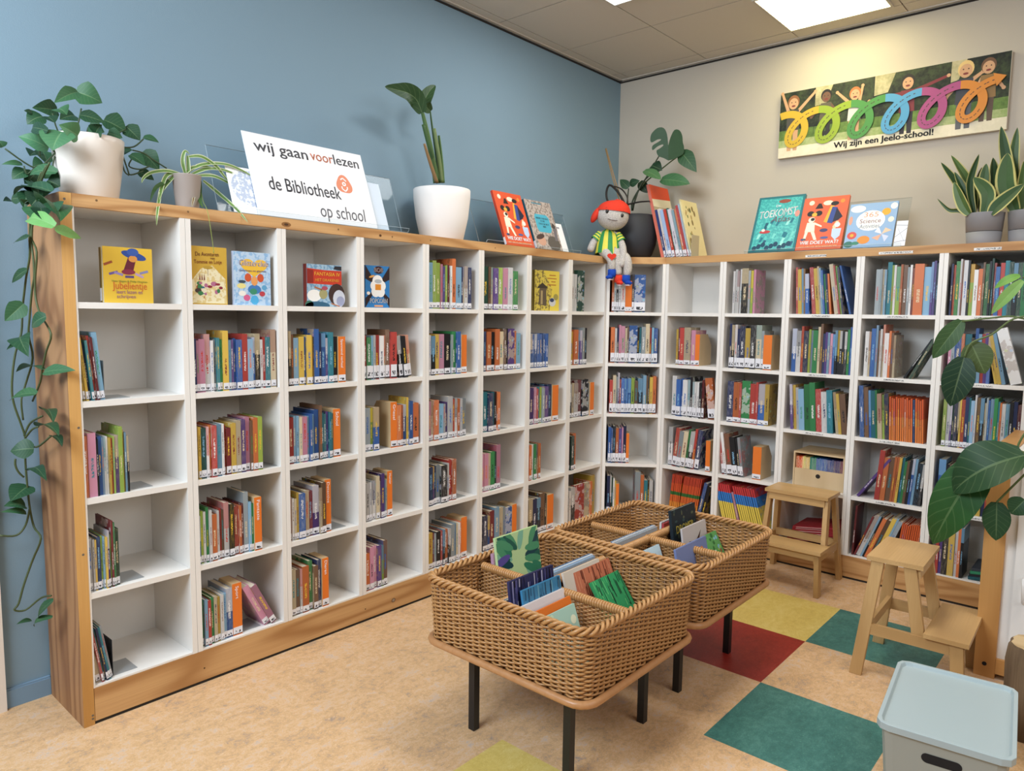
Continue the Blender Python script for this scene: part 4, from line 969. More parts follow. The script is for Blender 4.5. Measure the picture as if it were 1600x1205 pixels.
for i in range(64):
    j = (i + 1) % 64; A, B, C = o1, o2, o3
    m.face([(*A[i][0], .304), (*A[j][0], .304), (*A[j][0], .320), (*A[i][0], .320)])
    m.face([(*A[i][0], .320), (*A[j][0], .320), (*B[j][0], .3205), (*B[i][0], .3205)])
    m.face([(*B[i][0], .3205), (*B[j][0], .3205), (*C[j][0], .309), (*C[i][0], .309)])
m.face([(*p, .309) for p, n in o3]); m.build('lid', M_MINT, t, bevel=0.0015, merge=True)

t = thing('cabinet', 'low white cabinet with beech edges at the right, beside the last bookcase', 'cabinet', (-1.2, -2.6, 0), 0)
cw, cd, ch = 0.72, 0.75, 0.943     # local: x into the room's wall, y negative along the front
m = MB(); m.box(0.02, cw, -cd, -0.016, 0.03, ch - 0.03); m.build('body', M_WHITE, t)
m = MB(); m.box(0.0, 0.04, -0.074, -0.0005, 0, ch - 0.031); m.build('corner_post', M_BEECH['z'], t, bevel=0.002)
m = MB(); m.box(-0.004, cw, -0.078, 0.0, ch - 0.030, ch); m.build('top_edge', M_BEECH['x'], t, bevel=0.002)
m = MB(); m.box(-0.002, cw, -cd, -0.079, ch - 0.0295, ch - 0.003); m.build('table_top', M_WHITE, t)
m = MB(); m.box(0.004, 0.0195, -cd, -0.0745, 0.022, 0.085); m.build('bottom_rail', M_BEECH['y'], t, bevel=0.001)
m = MB()
for z in (0.055, ch - 0.045): m.tube([(-0.0008, -0.037, z), (0.002, -0.037, z)], 0.0085, 14)
m.build('screw_hole', M_HOLE, t)
m = MB(); m.box(0.008, 0.0195, -cd + 0.02, -0.112, 0.09, ch - 0.04); d = m.build('door', M_WHITE, t, bevel=0.001)
m = MB(); m.tube([(0.0075, -0.145, .44), (-0.018, -0.145, .44), (-0.02, -0.147, .41), (-0.02, -0.15, .35), (0.0075, -0.15, .34)], 0.006, 8); m.build('handle', M_WHITE, d, smooth=True)
t = thing('log_stool', 'sawn tree log with rough bark standing at the right edge before the cabinet', 'log', (-1.56, -2.86, 0), 0)
m = MB(); rnd = random.Random(5); V = []
prof = [(.115, 0), (.118, .06), (.112, .16), (.115, .26), (.110, .315), (.102, .322)]
n = 44
for r, z in prof:
    for k in range(n):
        rr = r * (1 + .035 * math.sin(k * 5.3 + z * 9) + .02 * math.sin(k * 2.1)); V.append((rr * math.cos(2 * math.pi * k / n), rr * math.sin(2 * math.pi * k / n), z))
F = [(i * n + k, i * n + (k + 1) % n, (i + 1) * n + (k + 1) % n, (i + 1) * n + k) for i in range(len(prof) - 1) for k in range(n)]
m.idx(F, V); m.build('bark', wood('bark', hx('8C7458'), hx('4E3B2A'), 'z', 0.9, 14, .9), t, smooth=True)
m = MB(); m.face([V[(len(prof) - 1) * n + k] for k in range(n)]); m.face([V[k] for k in range(n)][::-1]); m.build('cut_face', wood('cut_wood', hx('D3B98F'), hx('A88A60'), 'y', 0.8, 20, .4), t)
t = thing('pail', 'green plastic pail just showing at the right edge beside the mint bin', 'pail', (-1.765, -2.975, 0), 0)
m = MB(); m.lathe([(.085, 0), (.105, .22), (.112, .222), (.112, .232), (.102, .232), (.082, .01), (0.0001, .01)], 36); m.build('bucket', plain('green_plastic', hx('8DB5A0'), .4), t, smooth=True)
m = MB(); m.tube([(.108 * math.cos(a), .108 * math.sin(a), .226 - .05 * math.sin(math.pi * (i / 12))) for i, a in enumerate([math.pi * k / 12 for k in range(13)])], .003, 6); m.build('handle', M_STEEL, t)
# ---------------------------------------------------------------- acrylic stands, sign, display books
def acrylic_stand(label, loc, rz, w, h, a, ledge=0.06, wing=True):
    t = thing('display_stand', label, 'display stand', loc, rz, 'clear acrylic display stands')
    T = 0.003; ca, sa = math.cos(R(a)), math.sin(R(a)); y0 = 0.0
    def sheet(x0, x1, p, q, name):     # sheet between profile points p, q (y, z)
        d = Vector((0, q[0] - p[0], q[1] - p[1])).normalized(); n = Vector((0, -d.z, d.y)) * T
        A = [Vector((x0, *p)), Vector((x1, *p)), Vector((x1, *q)), Vector((x0, *q))]; B = [v - n for v in A]
        m = MB(); m.face(A); m.face(B[::-1])
        for i in range(4):
            j = (i + 1) % 4; m.face([A[j], A[i], B[i], B[j]], mi=1)
        return m.build(name, [M_ACRYL, M_ACEDGE], t)
    sheet(0, w, (0.0, 0.0035), (h * sa, h * ca), 'back_sheet')
    sheet(0, w, (-ledge, 0.004), (-0.001, 0.004), 'ledge')
    sheet(0, w, (-ledge - 0.012, 0.022), (-ledge - 0.001, 0.0045), 'front_lip')
    if wing:
        sheet(0.0, w, (h * sa + 0.001, h * ca), (h * sa + 0.05, 0.001), 'rear_sheet')
    return t
PY = ZP + 0.0006
acrylic_stand('clear acrylic display stand carrying the white reading sign', (-3.245, -0.300, PY), 0, 0.92, 0.285, 19, 0.040, False)
t = thing('sign', 'white tilted sign reading wij gaan voorlezen in a clear stand on the plank', 'sign', (-3.083, -0.3165, PY + 0.0085), 0, None, lean_rot(20.2))
m = MB(); m.box(0, 0.598, 0, 0.004, 0, 0.372); m.build('board', M_PAPER, t)
W1, W2, W3 = 0.235, 0.135, 0.145
text('wij gaan', M_INK, t, 'lettering', 0.042, 0.292, -0.0006, .255, .062, bold=.022)
text('voor', M_INKO, t, 'lettering', 0.312, 0.297, -0.0006, .118, .0315, bold=.022)
text('lezen', M_INK, t, 'lettering', 0.434, 0.297, -0.0006, .137, .048, bold=.022)
text('de Bibliotheek', M_INK, t, 'lettering', 0.074, 0.122, -0.0006, .355, .060, bold=.012)
text('op school', M_INK, t, 'handwriting', 0.300, 0.026, -0.0006, .242, .082, shear=.12)
m = MB(); q = []
for k in range(28):
    a = 2 * math.pi * k / 28; r = .0415 * (1 + .10 * math.cos(3 * (a - math.pi / 2 - 2.05)))
    q.append((.462 + r * math.cos(a), .200 + r * 1.06 * math.sin(a)))
m.flat(q, -.0005, hx('D9825F'))
W_ = hx('F0ECEA')
m.disc(.462, .203, .0105, .0105, -.0007, W_, 18); m.disc(.462, .203, .0045, .0045, -.0009, hx('D9825F'), 12)
def bar(x0, z0, x1, z1, wd=.0058):
    d = Vector((x1 - x0, z1 - z0)).normalized(); nx, nz = -d.y * wd / 2, d.x * wd / 2
    m.flat([(x0 + nx, z0 + nz), (x1 + nx, z1 + nz), (x1 - nx, z1 - nz), (x0 - nx, z0 - nz)], -.0007, W_)
bar(.447, .223, .462, .232); bar(.462, .232, .477, .218); bar(.447, .178, .462, .167); bar(.462, .167, .476, .181); bar(.447, .178, .447, .190); bar(.476, .181, .476, .191)
m.build('logo', M_FLAT, t)
m = MB(); m.box(0.0, 0.27, 0, .0008, 0, 0.20); m.disc(.1, .11, .09, .08, -.0004, hx('AEBBD2'), 24, 0, hx('DDE3EE'))
b = thing('paper_sheet', 'pale leaflet standing behind the white sign in the clear stand, at its left', 'paper', (-3.185, -0.308, PY + 0.0085), 0, None, lean_rot(20)); m.build('sheet', M_PICT, b)
b = thing('paper_sheet', 'bluish leaflet standing behind the white sign in the clear stand, at its right', 'paper', (-2.62, -0.308, PY + 0.0085), 0, None, lean_rot(20))
m = MB(); m.box(0, .21, 0, .0008, 0, .235, hx('C9D6E4')); m.build('sheet', M_FLAT, b)

acrylic_stand('clear acrylic display stand with two books, near the corner by the doll', (-1.745, -0.262, PY), 0, 0.86, 0.27, 20, 0.045)
def photo_wie(t, w, h):
    m = MB(); c = lambda s: hx(s)
    m.disc(w * .18, h * .90, w * .06, w * .06, -.0003, c('EBD9C0')); m.disc(w * .55, h * .88, w * .11, w * .06, -.0003, c('EBD9C0')); m.disc(w * .86, h * .90, w * .05, w * .05, -.0003, c('D98A3A'))
    m.flat([(w * .28, h * .78), (w * .46, h * .78), (w * .40, h * .88), (w * .34, h * .88)], -.0003, c('2B1B1C'))
    m.disc(w * .20, h * .69, w * .08, w * .07, -.0003, c('1F1A20')); m.disc(w * .38, h * .69, w * .08, w * .07, -.0003, c('1F1A20')); m.disc(w * .29, h * .67, w * .06, w * .05, -.0005, c('DDAA3C'))
    m.flat([(w * .52, h * .52), (w * .62, h * .82), (w * .70, h * .82), (w * .60, h * .50)], -.0003, c('E0A83C')); m.flat([(w * .60, h * .50), (w * .66, h * .80), (w * .78, h * .78), (w * .72, h * .48)], -.0004, c('32478C'))
    m.flat([(w * .72, h * .50), (w * .76, h * .78), (w * .92, h * .60), (w * .84, h * .54)], -.0005, c('1B2038')); m.disc(w * .70, h * .86, w * .09, w * .055, -.0006, c('1A191F'))
    m.flat([(w * .74, h * .42), (w * .80, h * .52), (w * .86, h * .52), (w * .78, h * .30)], -.0003, c('E6C9A2'))
    m.disc(w * .25, h * .57, w * .075, w * .07, -.0005, c('EFE2CC')); m.disc(w * .27, h * .58, w * .045, w * .04, -.0006, c('1F1B22'))
    m.flat([(w * .14, h * .34), (w * .36, h * .34), (w * .33, h * .52), (w * .16, h * .52)], -.0004, c('EFE2CC')); m.flat([(w * .15, h * .35), (w * .22, h * .35), (w * .18, h * .18), (w * .13, h * .18)], -.0004, c('EFE2CC')); m.flat([(w * .27, h * .35), (w * .35, h * .35), (w * .44, h * .19), (w * .38, h * .18)], -.0004, c('EFE2CC')); m.flat([(w * .33, h * .48), (w * .50, h * .42), (w * .50, h * .45), (w * .33, h * .52)], -.0004, c('EFE2CC'))
    m.flat([(w * .74, h * .38), (w * .94, h * .38), (w * .93, h * .24), (w * .84, h * .17), (w * .75, h * .24)], -.0004, c('B9CBE6')); m.disc(w * .84, h * .45, w * .06, w * .06, -.0004, c('EFE6DC')); m.disc(w * .56, h * .36, w * .09, w * .045, -.0004, c('3A3B66')); m.disc(w * .14, h * .20, w * .06, w * .03, -.0004, c('3B4A7C')); m.disc(w * .60, h * .22, w * .09, w * .03, -.0004, c('4B5A92'))
    m.build('cover_picture', M_FLAT, t)
    text('WIE DOET WAT?', M_PAPER, t, 'title', w * .5, h * .105, -.001, w * .84, h * .062, 'CENTER', bold=.09)
    text('HET GROTE BEROEPENBOEK', ink('F0C58A'), t, 'subtitle', w * .5, h * .045, -.001, w * .84, h * .03, 'CENTER', bold=.05)
zt = PY + 0.0085
t = show_book('display_book', 'orange-red career picture book standing in the clear stand left of the doll', .245, .336, .016, (-1.560, -0.298, zt), lean_rot(21), hx('D5532F'), hx('C1402A'), 'book', None, True); photo_wie(t, .245, .336)
t = show_book('display_book', 'grey rock-patterned book with a turquoise plaque, in the stand left of the doll', .248, .318, .022, (-1.300, -0.305, zt), lean_rot(21), hx('A79B94'), hx('1E5A6C'), 'book', None, True)
w, h = .248, .318; m = MB(); m.face([(0, -.0003, 0), (w, -.0003, 0), (w, -.0003, h), (0, -.0003, h)], hx('B8ABA2'), hx('83766F')); m.build('cover_picture', M_PICT, t)
m = MB(); rnd = random.Random(2)
m.flat([(w * .22, h * .42), (w * .27, h * .35), (w * .70, h * .35), (w * .78, h * .42), (w * .78, h * .66), (w * .70, h * .72), (w * .27, h * .72), (w * .22, h * .66)], -.0006, hx('49A7BE'))
for i, (a, b_, z) in enumerate(((.27, .72, .62), (.42, .55, .565), (.33, .70, .505), (.46, .56, .45))): 
    x = a
    while x < b_: m.flat([(w * x, h * z), (w * (x + .022), h * z), (w * (x + .022), h * (z + .035)), (w * x, h * (z + .035))], -.0008, hx('1F4A57')); x += rnd.choice((.028, .034, .05))
m.flat([(w * .25, h * .93), (w * .62, h * .93), (w * .62, h * .955), (w * .25, h * .955)], -.0006, hx('3E7F92'))
m.disc(w * .26, h * .17, w * .16, h * .10, -.0006, hx('C79A83')); m.disc(w * .24, h * .25, w * .17, h * .05, -.0007, hx('4A3733'), 14, .3); m.disc(w * .72, h * .14, w * .24, h * .15, -.0006, hx('5C5650')); m.disc(w * .88, h * .5, w * .07, h * .06, -.0006, hx('4A423E')); m.flat([(w * .84, h * .46), (w * .96, h * .46), (w * .92, h * .2), (w * .80, h * .2)], -.0007, hx('6E6A6E'))
m.build('plaque', M_FLAT, t)
b = thing('card', 'narrow white card standing in the clear stand just left of the doll', 'card', (-1.075, -0.305, zt), 0, None, lean_rot(21)); m = MB(); m.box(0, .082, 0, .001, 0, .185, hx('EDEDEF')); m.flat([(.015, .15), (.05, .15), (.05, .162), (.015, .162)], -.0004, hx('9A9AA0')); m.build('sheet', M_FLAT, b)

HP = -math.pi / 2
acrylic_stand('clear acrylic display stand with three books against the beige wall', (-0.322, -1.165, PY), HP, 0.86, 0.30, 22, 0.045, False)
def wlean(a): return (-R(a), 0, HP)
t = show_book('display_book', 'teal future atlas book with white slanted title, first on the beige-wall stand', .281, .372, .016, (-0.362, -1.180, zt), wlean(23), hx('1F6A72'), hx('164A56'), 'book')
w, h = .281, .372; m = MB(); m.flat([(w * .05, h * .04), (w * .95, h * .04), (w * .95, h * .96), (w * .05, h * .96)], -.0003, hx('2E9A9A'), hx('48B4AE')); m.build('cover_picture', M_PICT, t)
m = MB(); rnd = random.Random(9)
for i in range(18): x = .08 + .8 * rnd.random(); z = .08 + .42 * rnd.random(); m.flat([(w * x, h * z), (w * (x + .05), h * z), (w * (x + .09), h * (z + .08)), (w * (x + .03), h * (z + .09))], -.0006 - i * 1e-5, hx(rnd.choice(['1B6F80', '6CC4BC', '14566A', '8FD6CC', '1D5570'])))
for i in range(9): m.disc(w * (.12 + .09 * i), h * (.07 + .03 * (i % 3)), w * .05, h * .045, -.0008 - i * 1e-5, hx('123F58'))
m.disc(w * .28, h * .36, w * .12, h * .03, -.001, hx('B03A3E')); m.disc(w * .24, h * .39, w * .04, h * .025, -.0011, hx('E3D6CC')); m.disc(w * .58, h * .90, w * .13, h * .035, -.001, hx('8A4436')); m.disc(w * .90, h * .66, w * .05, h * .06, -.001, hx('C98A80'))
m.build('city', M_FLAT, t)
text('TOEKOMST', M_PAPER, t, 'title', w * .10, h * .60, -.0014, w * .80, h * .135, rot=.09, shear=.15, bold=.022)
text('Atlas', ink('6B4A58'), t, 'title', w * .36, h * .53, -.0016, w * .42, h * .10, shear=.3); text('De', M_PAPER, t, 'title', w * .42, h * .80, -.0014, w * .10, h * .04, rot=.09)
t = show_book('display_book', 'orange-red career picture book, middle one on the beige-wall stand', .252, .335, .016, (-0.358, -1.462, zt), wlean(22), hx('D2603F'), hx('B84B30'), 'book'); photo_wie(t, .252, .335)
t = show_book('display_book', 'light blue science activities book with a white oval, on the beige-wall stand', .246, .27, .014, (-0.358, -1.728, zt), wlean(22), hx('8FAED2'), hx('E3CF8C'), 'book')
w, h = .246, .27; m = MB()
for i, (x, z, rx, rz_, c) in enumerate(((.18, .88, .16, .08, 'F0EBE0'), (.92, .90, .07, .07, 'F0EBE0'), (.90, .6, .06, .06, 'EFE3D0'), (.78, .78, .09, .08, 'E3A63C'), (.48, .60, .30, .23, 'F5F1EA'), (.14, .28, .10, .085, 'C9544E'), (.14, .28, .04, .035, 'E3A63C'), (.40, .17, .13, .09, 'E08A3C'), (.10, .08, .10, .07, '2F6B62'), (.24, .10, .08, .04, '3B7F6B'), (.06, .62, .04, .1, 'D99A86'))): m.disc(w * x, h * z, w * rx, h * rz_, -.0003 - i * 3e-5, hx(c), 20)
for i in range(4):
    a = i * math.pi / 2 + .4; X, Z = w * .76, h * .28; m.flat([(X, Z), (X + .052 * math.cos(a), Z + .052 * math.sin(a)), (X + .04 * math.cos(a + .8), Z + .04 * math.sin(a + .8))], -.0008 - i * 2e-5, hx(('E7C2A2', 'D9DCE8', 'E3A98F', 'C9CFE6')[i]))
m.build('cover_picture', M_FLAT, t)
text('365', ink('D8A088'), t, 'title', w * .48, h * .68, -.0012, w * .30, h * .11, 'CENTER'); text('Science', ink('8A6A78'), t, 'title', w * .48, h * .545, -.0012, w * .44, h * .095, 'CENTER'); text('Activities', ink('7A8AA0'), t, 'title', w * .48, h * .43, -.0012, w * .42, h * .09, 'CENTER')
b = thing('card', 'white card with grey lines at the right end of the beige-wall stand', 'card', (-0.352, -1.982, zt), 0, None, wlean(20)); m = MB(); m.box(0, .055, 0, .001, 0, .145, hx('E6E8F0'))
for i, (x0, z0, x1, z1) in enumerate(((.0, .12, .055, .115), (.0, .05, .055, .10), (.01, .10, .05, .02), (0, .02, .055, .03))): m.flat([(x0, z0), (x1, z1), (x1, z1 + .003), (x0, z0 + .003)], -.0004 - i * 1e-5, hx('8E94A6'))
m.build('sheet', M_FLAT, b)

# face-out books on the top shelves of the blue-wall bookcases
ZS = shelf_z(1) + 0.0004
def dims(x0, x1, z1): return x1 - x0, z1 - ZS
def fb(x0, x1, z1, y, th, cover, spine, label, stk=False):
    w, h = dims(x0, x1, z1); return show_book('display_book', label, w, h, th, (x0, y, ZS), (0, 0, 0), hx(cover), hx(spine), 'book', None, stk), w, h
t, w, h = fb(-3.678, -3.513, 1.677, -.325, .014, 'E3BC3E', 'D8D2C0', 'yellow picture book with a blue hat on its cover, face out on top shelf left')
m = MB(); X = lambda x: w * x; Z = lambda z: h * z
m.disc(X(.62), Z(.86), w * .26, h * .07, -.0004, hx('2F4E9A'), 20, -.25); m.disc(X(.60), Z(.92), w * .12, h * .07, -.0005, hx('3A5CAB'), 18); m.flat([(X(.40), Z(.58)), (X(.60), Z(.58)), (X(.66), Z(.78)), (X(.50), Z(.82))], -.0004, hx('6B2436')); m.disc(X(.50), Z(.56), w * .14, h * .05, -.0005, hx('8A3048')); m.disc(X(.60), Z(.80), w * .09, h * .06, -.00045, hx('E09A4A'))
for i, (x, z, a, c) in enumerate(((.20, .53, .3, '6E5A9A'), (.30, .52, -.3, '9A8AC0'), (.82, .56, .3, '8A8AB8'), (.72, .50, -.4, 'C0A0C8'), (.52, .47, 0, '5A4A86'), (.10, .70, .4, 'A0522D'))):
    q = []
    for dx, dz in ((-.09, -.02), (.09, -.02), (.09, .03), (-.09, .03)): q.append((X(x) + w * dx * math.cos(a) - w * dz * math.sin(a), Z(z) + w * dx * math.sin(a) + w * dz * math.cos(a)))
    m.flat(q, -.0004 - i * 2e-5, hx(c))
m.build('cover_picture', M_FLAT, t)
text('Jubelientje', ink('D2662E'), t, 'title', w * .17, h * .25, -.001, w * .70, h * .17); text('leert lezen en', ink('9A6A7E'), t, 'title', w * .25, h * .165, -.001, w * .52, h * .07); text('schrijven', ink('9A6A7E'), t, 'title', w * .25, h * .085, -.001, w * .38, h * .085); text('Hans Hagen & Philip Hopman', ink('7A8A3A'), t, 'author', w * .16, h * .375, -.001, w * .72, h * .045)
t2, _, _ = fb(-3.677 , -3.522, 1.674, -.305, .018, 'C9A23A', '6E5A30', 'second yellow book standing right behind the one with the blue hat', True)
t, w, h = fb(-3.380, -3.233, 1.702, -.33, .02, 'C9A23C', 'B08A30', 'golden yellow adventure book with a pale beach scene, face out on top shelf')
m = MB(); m.flat([(X(.02), Z(.02)), (X(.98), Z(.02)), (X(.95), Z(.45)), (X(.6), Z(.68)), (X(.3), Z(.62)), (X(.04), Z(.4))], -.0003, hx('E8DDB8'), hx('D9C48A')); m.build('cover_ground', M_PICT, t)
m = MB(); m.disc(X(.48), Z(.64), w * .13, h * .03, -.0005, hx('B8963A')); m.flat([(X(.475), Z(.5)), (X(.485), Z(.5)), (X(.485), Z(.64)), (X(.475), Z(.64))], -.0005, hx('6B4A2A')); rnd = random.Random(4)
for i in range(22): m.disc(X(.2 + .62 * rnd.random()), Z(.18 + .2 * rnd.random()), w * rnd.uniform(.03, .09), h * rnd.uniform(.02, .05), -.0006 - i * 1e-5, hx(rnd.choice(['A8402E', '2F5F86', '3B7A4A', '8A2E3A', 'E6DCC0', 'B06A8A', '4A3A36', 'D9B23A'])), 10)
for i in range(3): m.flat([(X(.24 + .06 * i), Z(.42)), (X(.28 + .06 * i), Z(.42)), (X(.26 + .06 * i), Z(.54))], -.0006, hx('7A3A30'))
m.flat([(X(.32), Z(.08)), (X(.36), Z(.12)), (X(.40), Z(.07)), (X(.37), Z(.15))], -.0006, hx('B8703A')); m.build('cover_picture', M_FLAT, t)
text('De Avonturen', ink('6B3A22'), t, 'title', w * .16, h * .83, -.001, w * .62, h * .07, rot=.03); text('van', ink('6B3A22'), t, 'title', w * .55, h * .785, -.001, w * .12, h * .03); text('Tommie en Lotje', ink('7A3420'), t, 'title', w * .12, h * .70, -.001, w * .74, h * .085, rot=.03)
t, w, h = fb(-3.206, -3.047, 1.694, -.33, .015, 'A9C6DE', 'C4CBE0', 'light blue glitter book with a yellow heart, face out in the second unit')
m = MB(); m.face([(0, -.0003, 0), (w, -.0003, 0), (w, -.0003, h), (0, -.0003, h)], hx('B9CFE4'), hx('8FB6DA')); m.build('cover_ground', M_PICT, t)
m = MB(); q = []
for k in range(40):
    a = 2 * math.pi * k / 40; q.append((X(.55) + w * .024 * 16 * math.sin(a) ** 3 * .95, Z(.72) + h * .0125 * (13 * math.cos(a) - 5 * math.cos(2 * a) - 2 * math.cos(3 * a) - math.cos(4 * a))))
m.flat(q, -.0005, hx('E6B83A'))
for i, (x, z, rx, rz_, c) in enumerate(((.38, .52, .09, .08, 'C8542E'), (.72, .52, .09, .08, 'C8542E'), (.55, .30, .18, .09, '3F78B4'), (.52, .26, .10, .06, '3B8A6A'), (.55, .10, .11, .09, '4FA9D8'), (.34, .14, .09, .06, 'D0608A'), (.76, .22, .08, .05, 'B8404A'), (.20, .36, .12, .05, 'E3D68A'), (.22, .44, .10, .03, '3A4A5A'), (.82, .34, .07, .05, '5FA0C8'), (.22, .22, .10, .05, 'EAE6DC'), (.55, .46, .09, .09, 'E09A5A'))): m.disc(X(x), Z(z), w * rx, h * rz_, -.0006 - i * 2e-5, hx(c), 16)
m.build('cover_picture', M_FLAT, t)
text('Glitterclub', ink('F2E6EE'), t, 'title', w * .14, h * .74, -.0014, w * .80, h * .11, bold=.05); text('Geheimen en giechels', ink('4A4A7A'), t, 'title', w * .14, h * .635, -.0014, w * .74, h * .045)
t, w, h = fb(-2.863, -2.685, 1.666, -.31, .03, '7FA6BE', '8A3A34', 'fantasy book with a red title banner and a white egg, face out')
m = MB(); m.face([(0, -.0003, 0), (w, -.0003, 0), (w, -.0003, h), (0, -.0003, h)], hx('9DB9CC'), hx('6C95B4')); m.build('cover_ground', M_PICT, t)
m = MB(); m.flat([(0, Z(.54)), (X(1), Z(.52)), (X(1), Z(.87)), (X(.5), Z(.87)), (0, Z(.90))], -.0005, hx('C13A26')); m.flat([(0, Z(.54)), (X(.18), Z(.56)), (X(.18), Z(.86)), (0, Z(.88))], -.0006, hx('8A261E')); m.flat([(X(.76), Z(.90)), (X(1), Z(.88)), (X(1), Z(.98)), (X(.8), Z(.98))], -.0005, hx('2B2A30')); m.disc(X(.2), Z(.26), w * .2, h * .14, -.0005, hx('EDEBE6')); m.disc(X(.30), Z(.02), w * .35, h * .10, -.0006, hx('2E5A74')); m.disc(X(.06), Z(.04), w * .12, h * .10, -.0006, hx('3A6A5A'))
m.disc(X(.46), Z(.30), w * .12, h * .12, -.0007, hx('A09A6A')); m.disc(X(.50), Z(.44), w * .09, h * .05, -.0008, hx('A84A5A')); m.flat([(X(.2), Z(.44)), (X(.42), Z(.38)), (X(.42), Z(.42)), (X(.22), Z(.48))], -.0007, hx('A86A4A')); m.disc(X(.85), Z(.30), w * .24, h * .26, -.0008, hx('3E2A26')); m.disc(X(.92), Z(.20), w * .18, h * .21, -.0009, hx('C9CCD6')); m.disc(X(.96), Z(.14), w * .12, h * .12, -.001, hx('9A9EB8')); m.flat([(X(.66), Z(.10)), (X(.95), Z(.02)), (X(.92), Z(-.0)), (X(.7), Z(.06))], -.0011, hx('B0704A'))
for i in range(2): pass
bad = m; m.build('cover_picture', M_FLAT, t)
text('FANTASIA IV', ink('E8B23A'), t, 'title', w * .21, h * .735, -.0014, w * .74, h * .085); text('HET DRAKENEI', ink('E0A23A'), t, 'title', w * .23, h * .60, -.0014, w * .68, h * .065)
t, w, h = fb(-2.561, -2.420, 1.677, -.32, .03, '2F78B6', '2A5E92', 'blue popcorn book with dark star rays, face out in the fourth unit')
m = MB()
for i, a in enumerate((15, 62, 118, 165, 200, 245, 295, 340)):
    q = [(X(.5), Z(.52))] + [(min(w, max(0, X(.5) + .3 * math.cos(R(a + s)))), min(h, max(0, Z(.52) + .3 * math.sin(R(a + s))))) for s in (-9, 9)]; m.flat(q, -.0004 - i * 1e-5, hx('2B1D22'))
for i, (x, z, r) in enumerate(((.5, .62, .22), (.36, .52, .16), (.66, .52, .18), (.42, .38, .18), (.62, .38, .18), (.5, .48, .25))): m.disc(X(x), Z(z), w * r, w * r, -.0006 - i * 1e-5, hx('EDEBE8'), 16)
m.flat([(X(.40), Z(.42)), (X(.64), Z(.42)), (X(.64), Z(.56)), (X(.40), Z(.56))], -.0008, hx('D98A2E')); m.disc(X(.52), Z(.63), w * .15, h * .05, -.0008, hx('AEB4BA')); m.disc(X(.26), Z(.74), w * .12, h * .025, -.0008, hx('E0A050'), 14, .3); m.disc(X(.12), Z(.34), w * .07, h * .04, -.0008, hx('EDE6E0')); m.flat([(X(.36), Z(.02)), (X(.72), Z(.02)), (X(.72), Z(.06)), (X(.36), Z(.06))], -.0008, hx('E0A070')); m.disc(X(.54), Z(.90), w * .2, h * .09, -.0007, hx('3A1A1E'))
m.build('cover_picture', M_FLAT, t)
text('BOB', ink('F0D8D4'), t, 'title', w * .54, h * .85, -.0014, w * .36, h * .10, 'CENTER', bold=.04); text('POPCORN', M_PAPER, t, 'title', w * .54, h * .11, -.0014, w * .72, h * .11, 'CENTER', bold=.05)
t, w, h = fb(-1.338, -1.104, 1.721, -.32, .02, 'D8C24A', '6A5A2A', 'yellow storybook with a dark brown house drawing, face out in the seventh unit')
m = MB(); m.face([(0, -.0003, 0), (w * .6, -.0003, 0), (w * .7, -.0003, h * .55), (w * .35, -.0003, h), (0, -.0003, h)], hx('CDB94E'), hx('7A6A36')); m.build('cover_ground', M_PICT, t)
m = MB(); m.flat([(X(.15), Z(.15)), (X(.48), Z(.12)), (X(.46), Z(.60)), (X(.2), Z(.58))], -.0005, hx('5E5140')); m.flat([(X(.08), Z(.56)), (X(.3), Z(.70)), (X(.55), Z(.56))], -.0006, hx('3A3226')); m.flat([(X(.24), Z(.16)), (X(.32), Z(.16)), (X(.32), Z(.5)), (X(.24), Z(.5))], -.0007, hx('A89468')); m.disc(X(.72), Z(.22), w * .14, h * .11, -.0006, hx('C9C9C8')); m.disc(X(.70), Z(.27), w * .09, h * .05, -.0007, hx('2E3A5A')); m.disc(X(.86), Z(.35), w * .1, h * .08, -.0006, hx('9A8F4A'))
for i, (a, b_, z) in enumerate(((.58, .84, .88), (.5, .88, .80), (.66, .84, .72), (.5, .86, .64))): m.flat([(X(a), Z(z)), (X(b_), Z(z)), (X(b_), Z(z + .025)), (X(a), Z(z + .025))], -.0006, hx('B0702E'))
m.build('cover_picture', M_FLAT, t)

# books leaning in a row on the plank beside the black pot
rowb = [(.020, .505, 15, 'D2705F', 'E0532F', 'tall', 'tallest orange and cream book by the black pot'), (.014, .330, 15, '2B3A72', 'E9E2D0', '', 'navy book with a white lower spine'),
        (.020, .335, 15, 'D9D2CB', 'B05A5A', '', 'white patterned book'), (.022, .325, 15, '9FB6D8', '3B5A92', '', 'pale blue book'), (.018, .328, 15, 'B8402F', 'E4B8A0', '', 'red book with a yellow-tipped sticker'),
        (.012, .335, 15, '1F5F55', 'DDE6E0', '', 'thin dark green book'), (.022, .325, 15, 'CFCBD2', '55506A', '', 'white and purple speckled book'), (.016, .318, 15, '7C98A2', '2E4A5A', '', 'grey blue book'),
        (.018, .325, 15, 'C9794E', 'E8DCD0', '', 'copper brown book'), (.014, .345, 15, 'B6423E', '3A2422', '', 'red book with a dark head'), (.012, .355, 15, '9FB0BE', '5A6A7A', '', 'grey spiral book'), (.010, .385, 15, 'E2D4A0', '6B6A3A', '', 'cream jungle-print book closing the row')]
y = -0.580
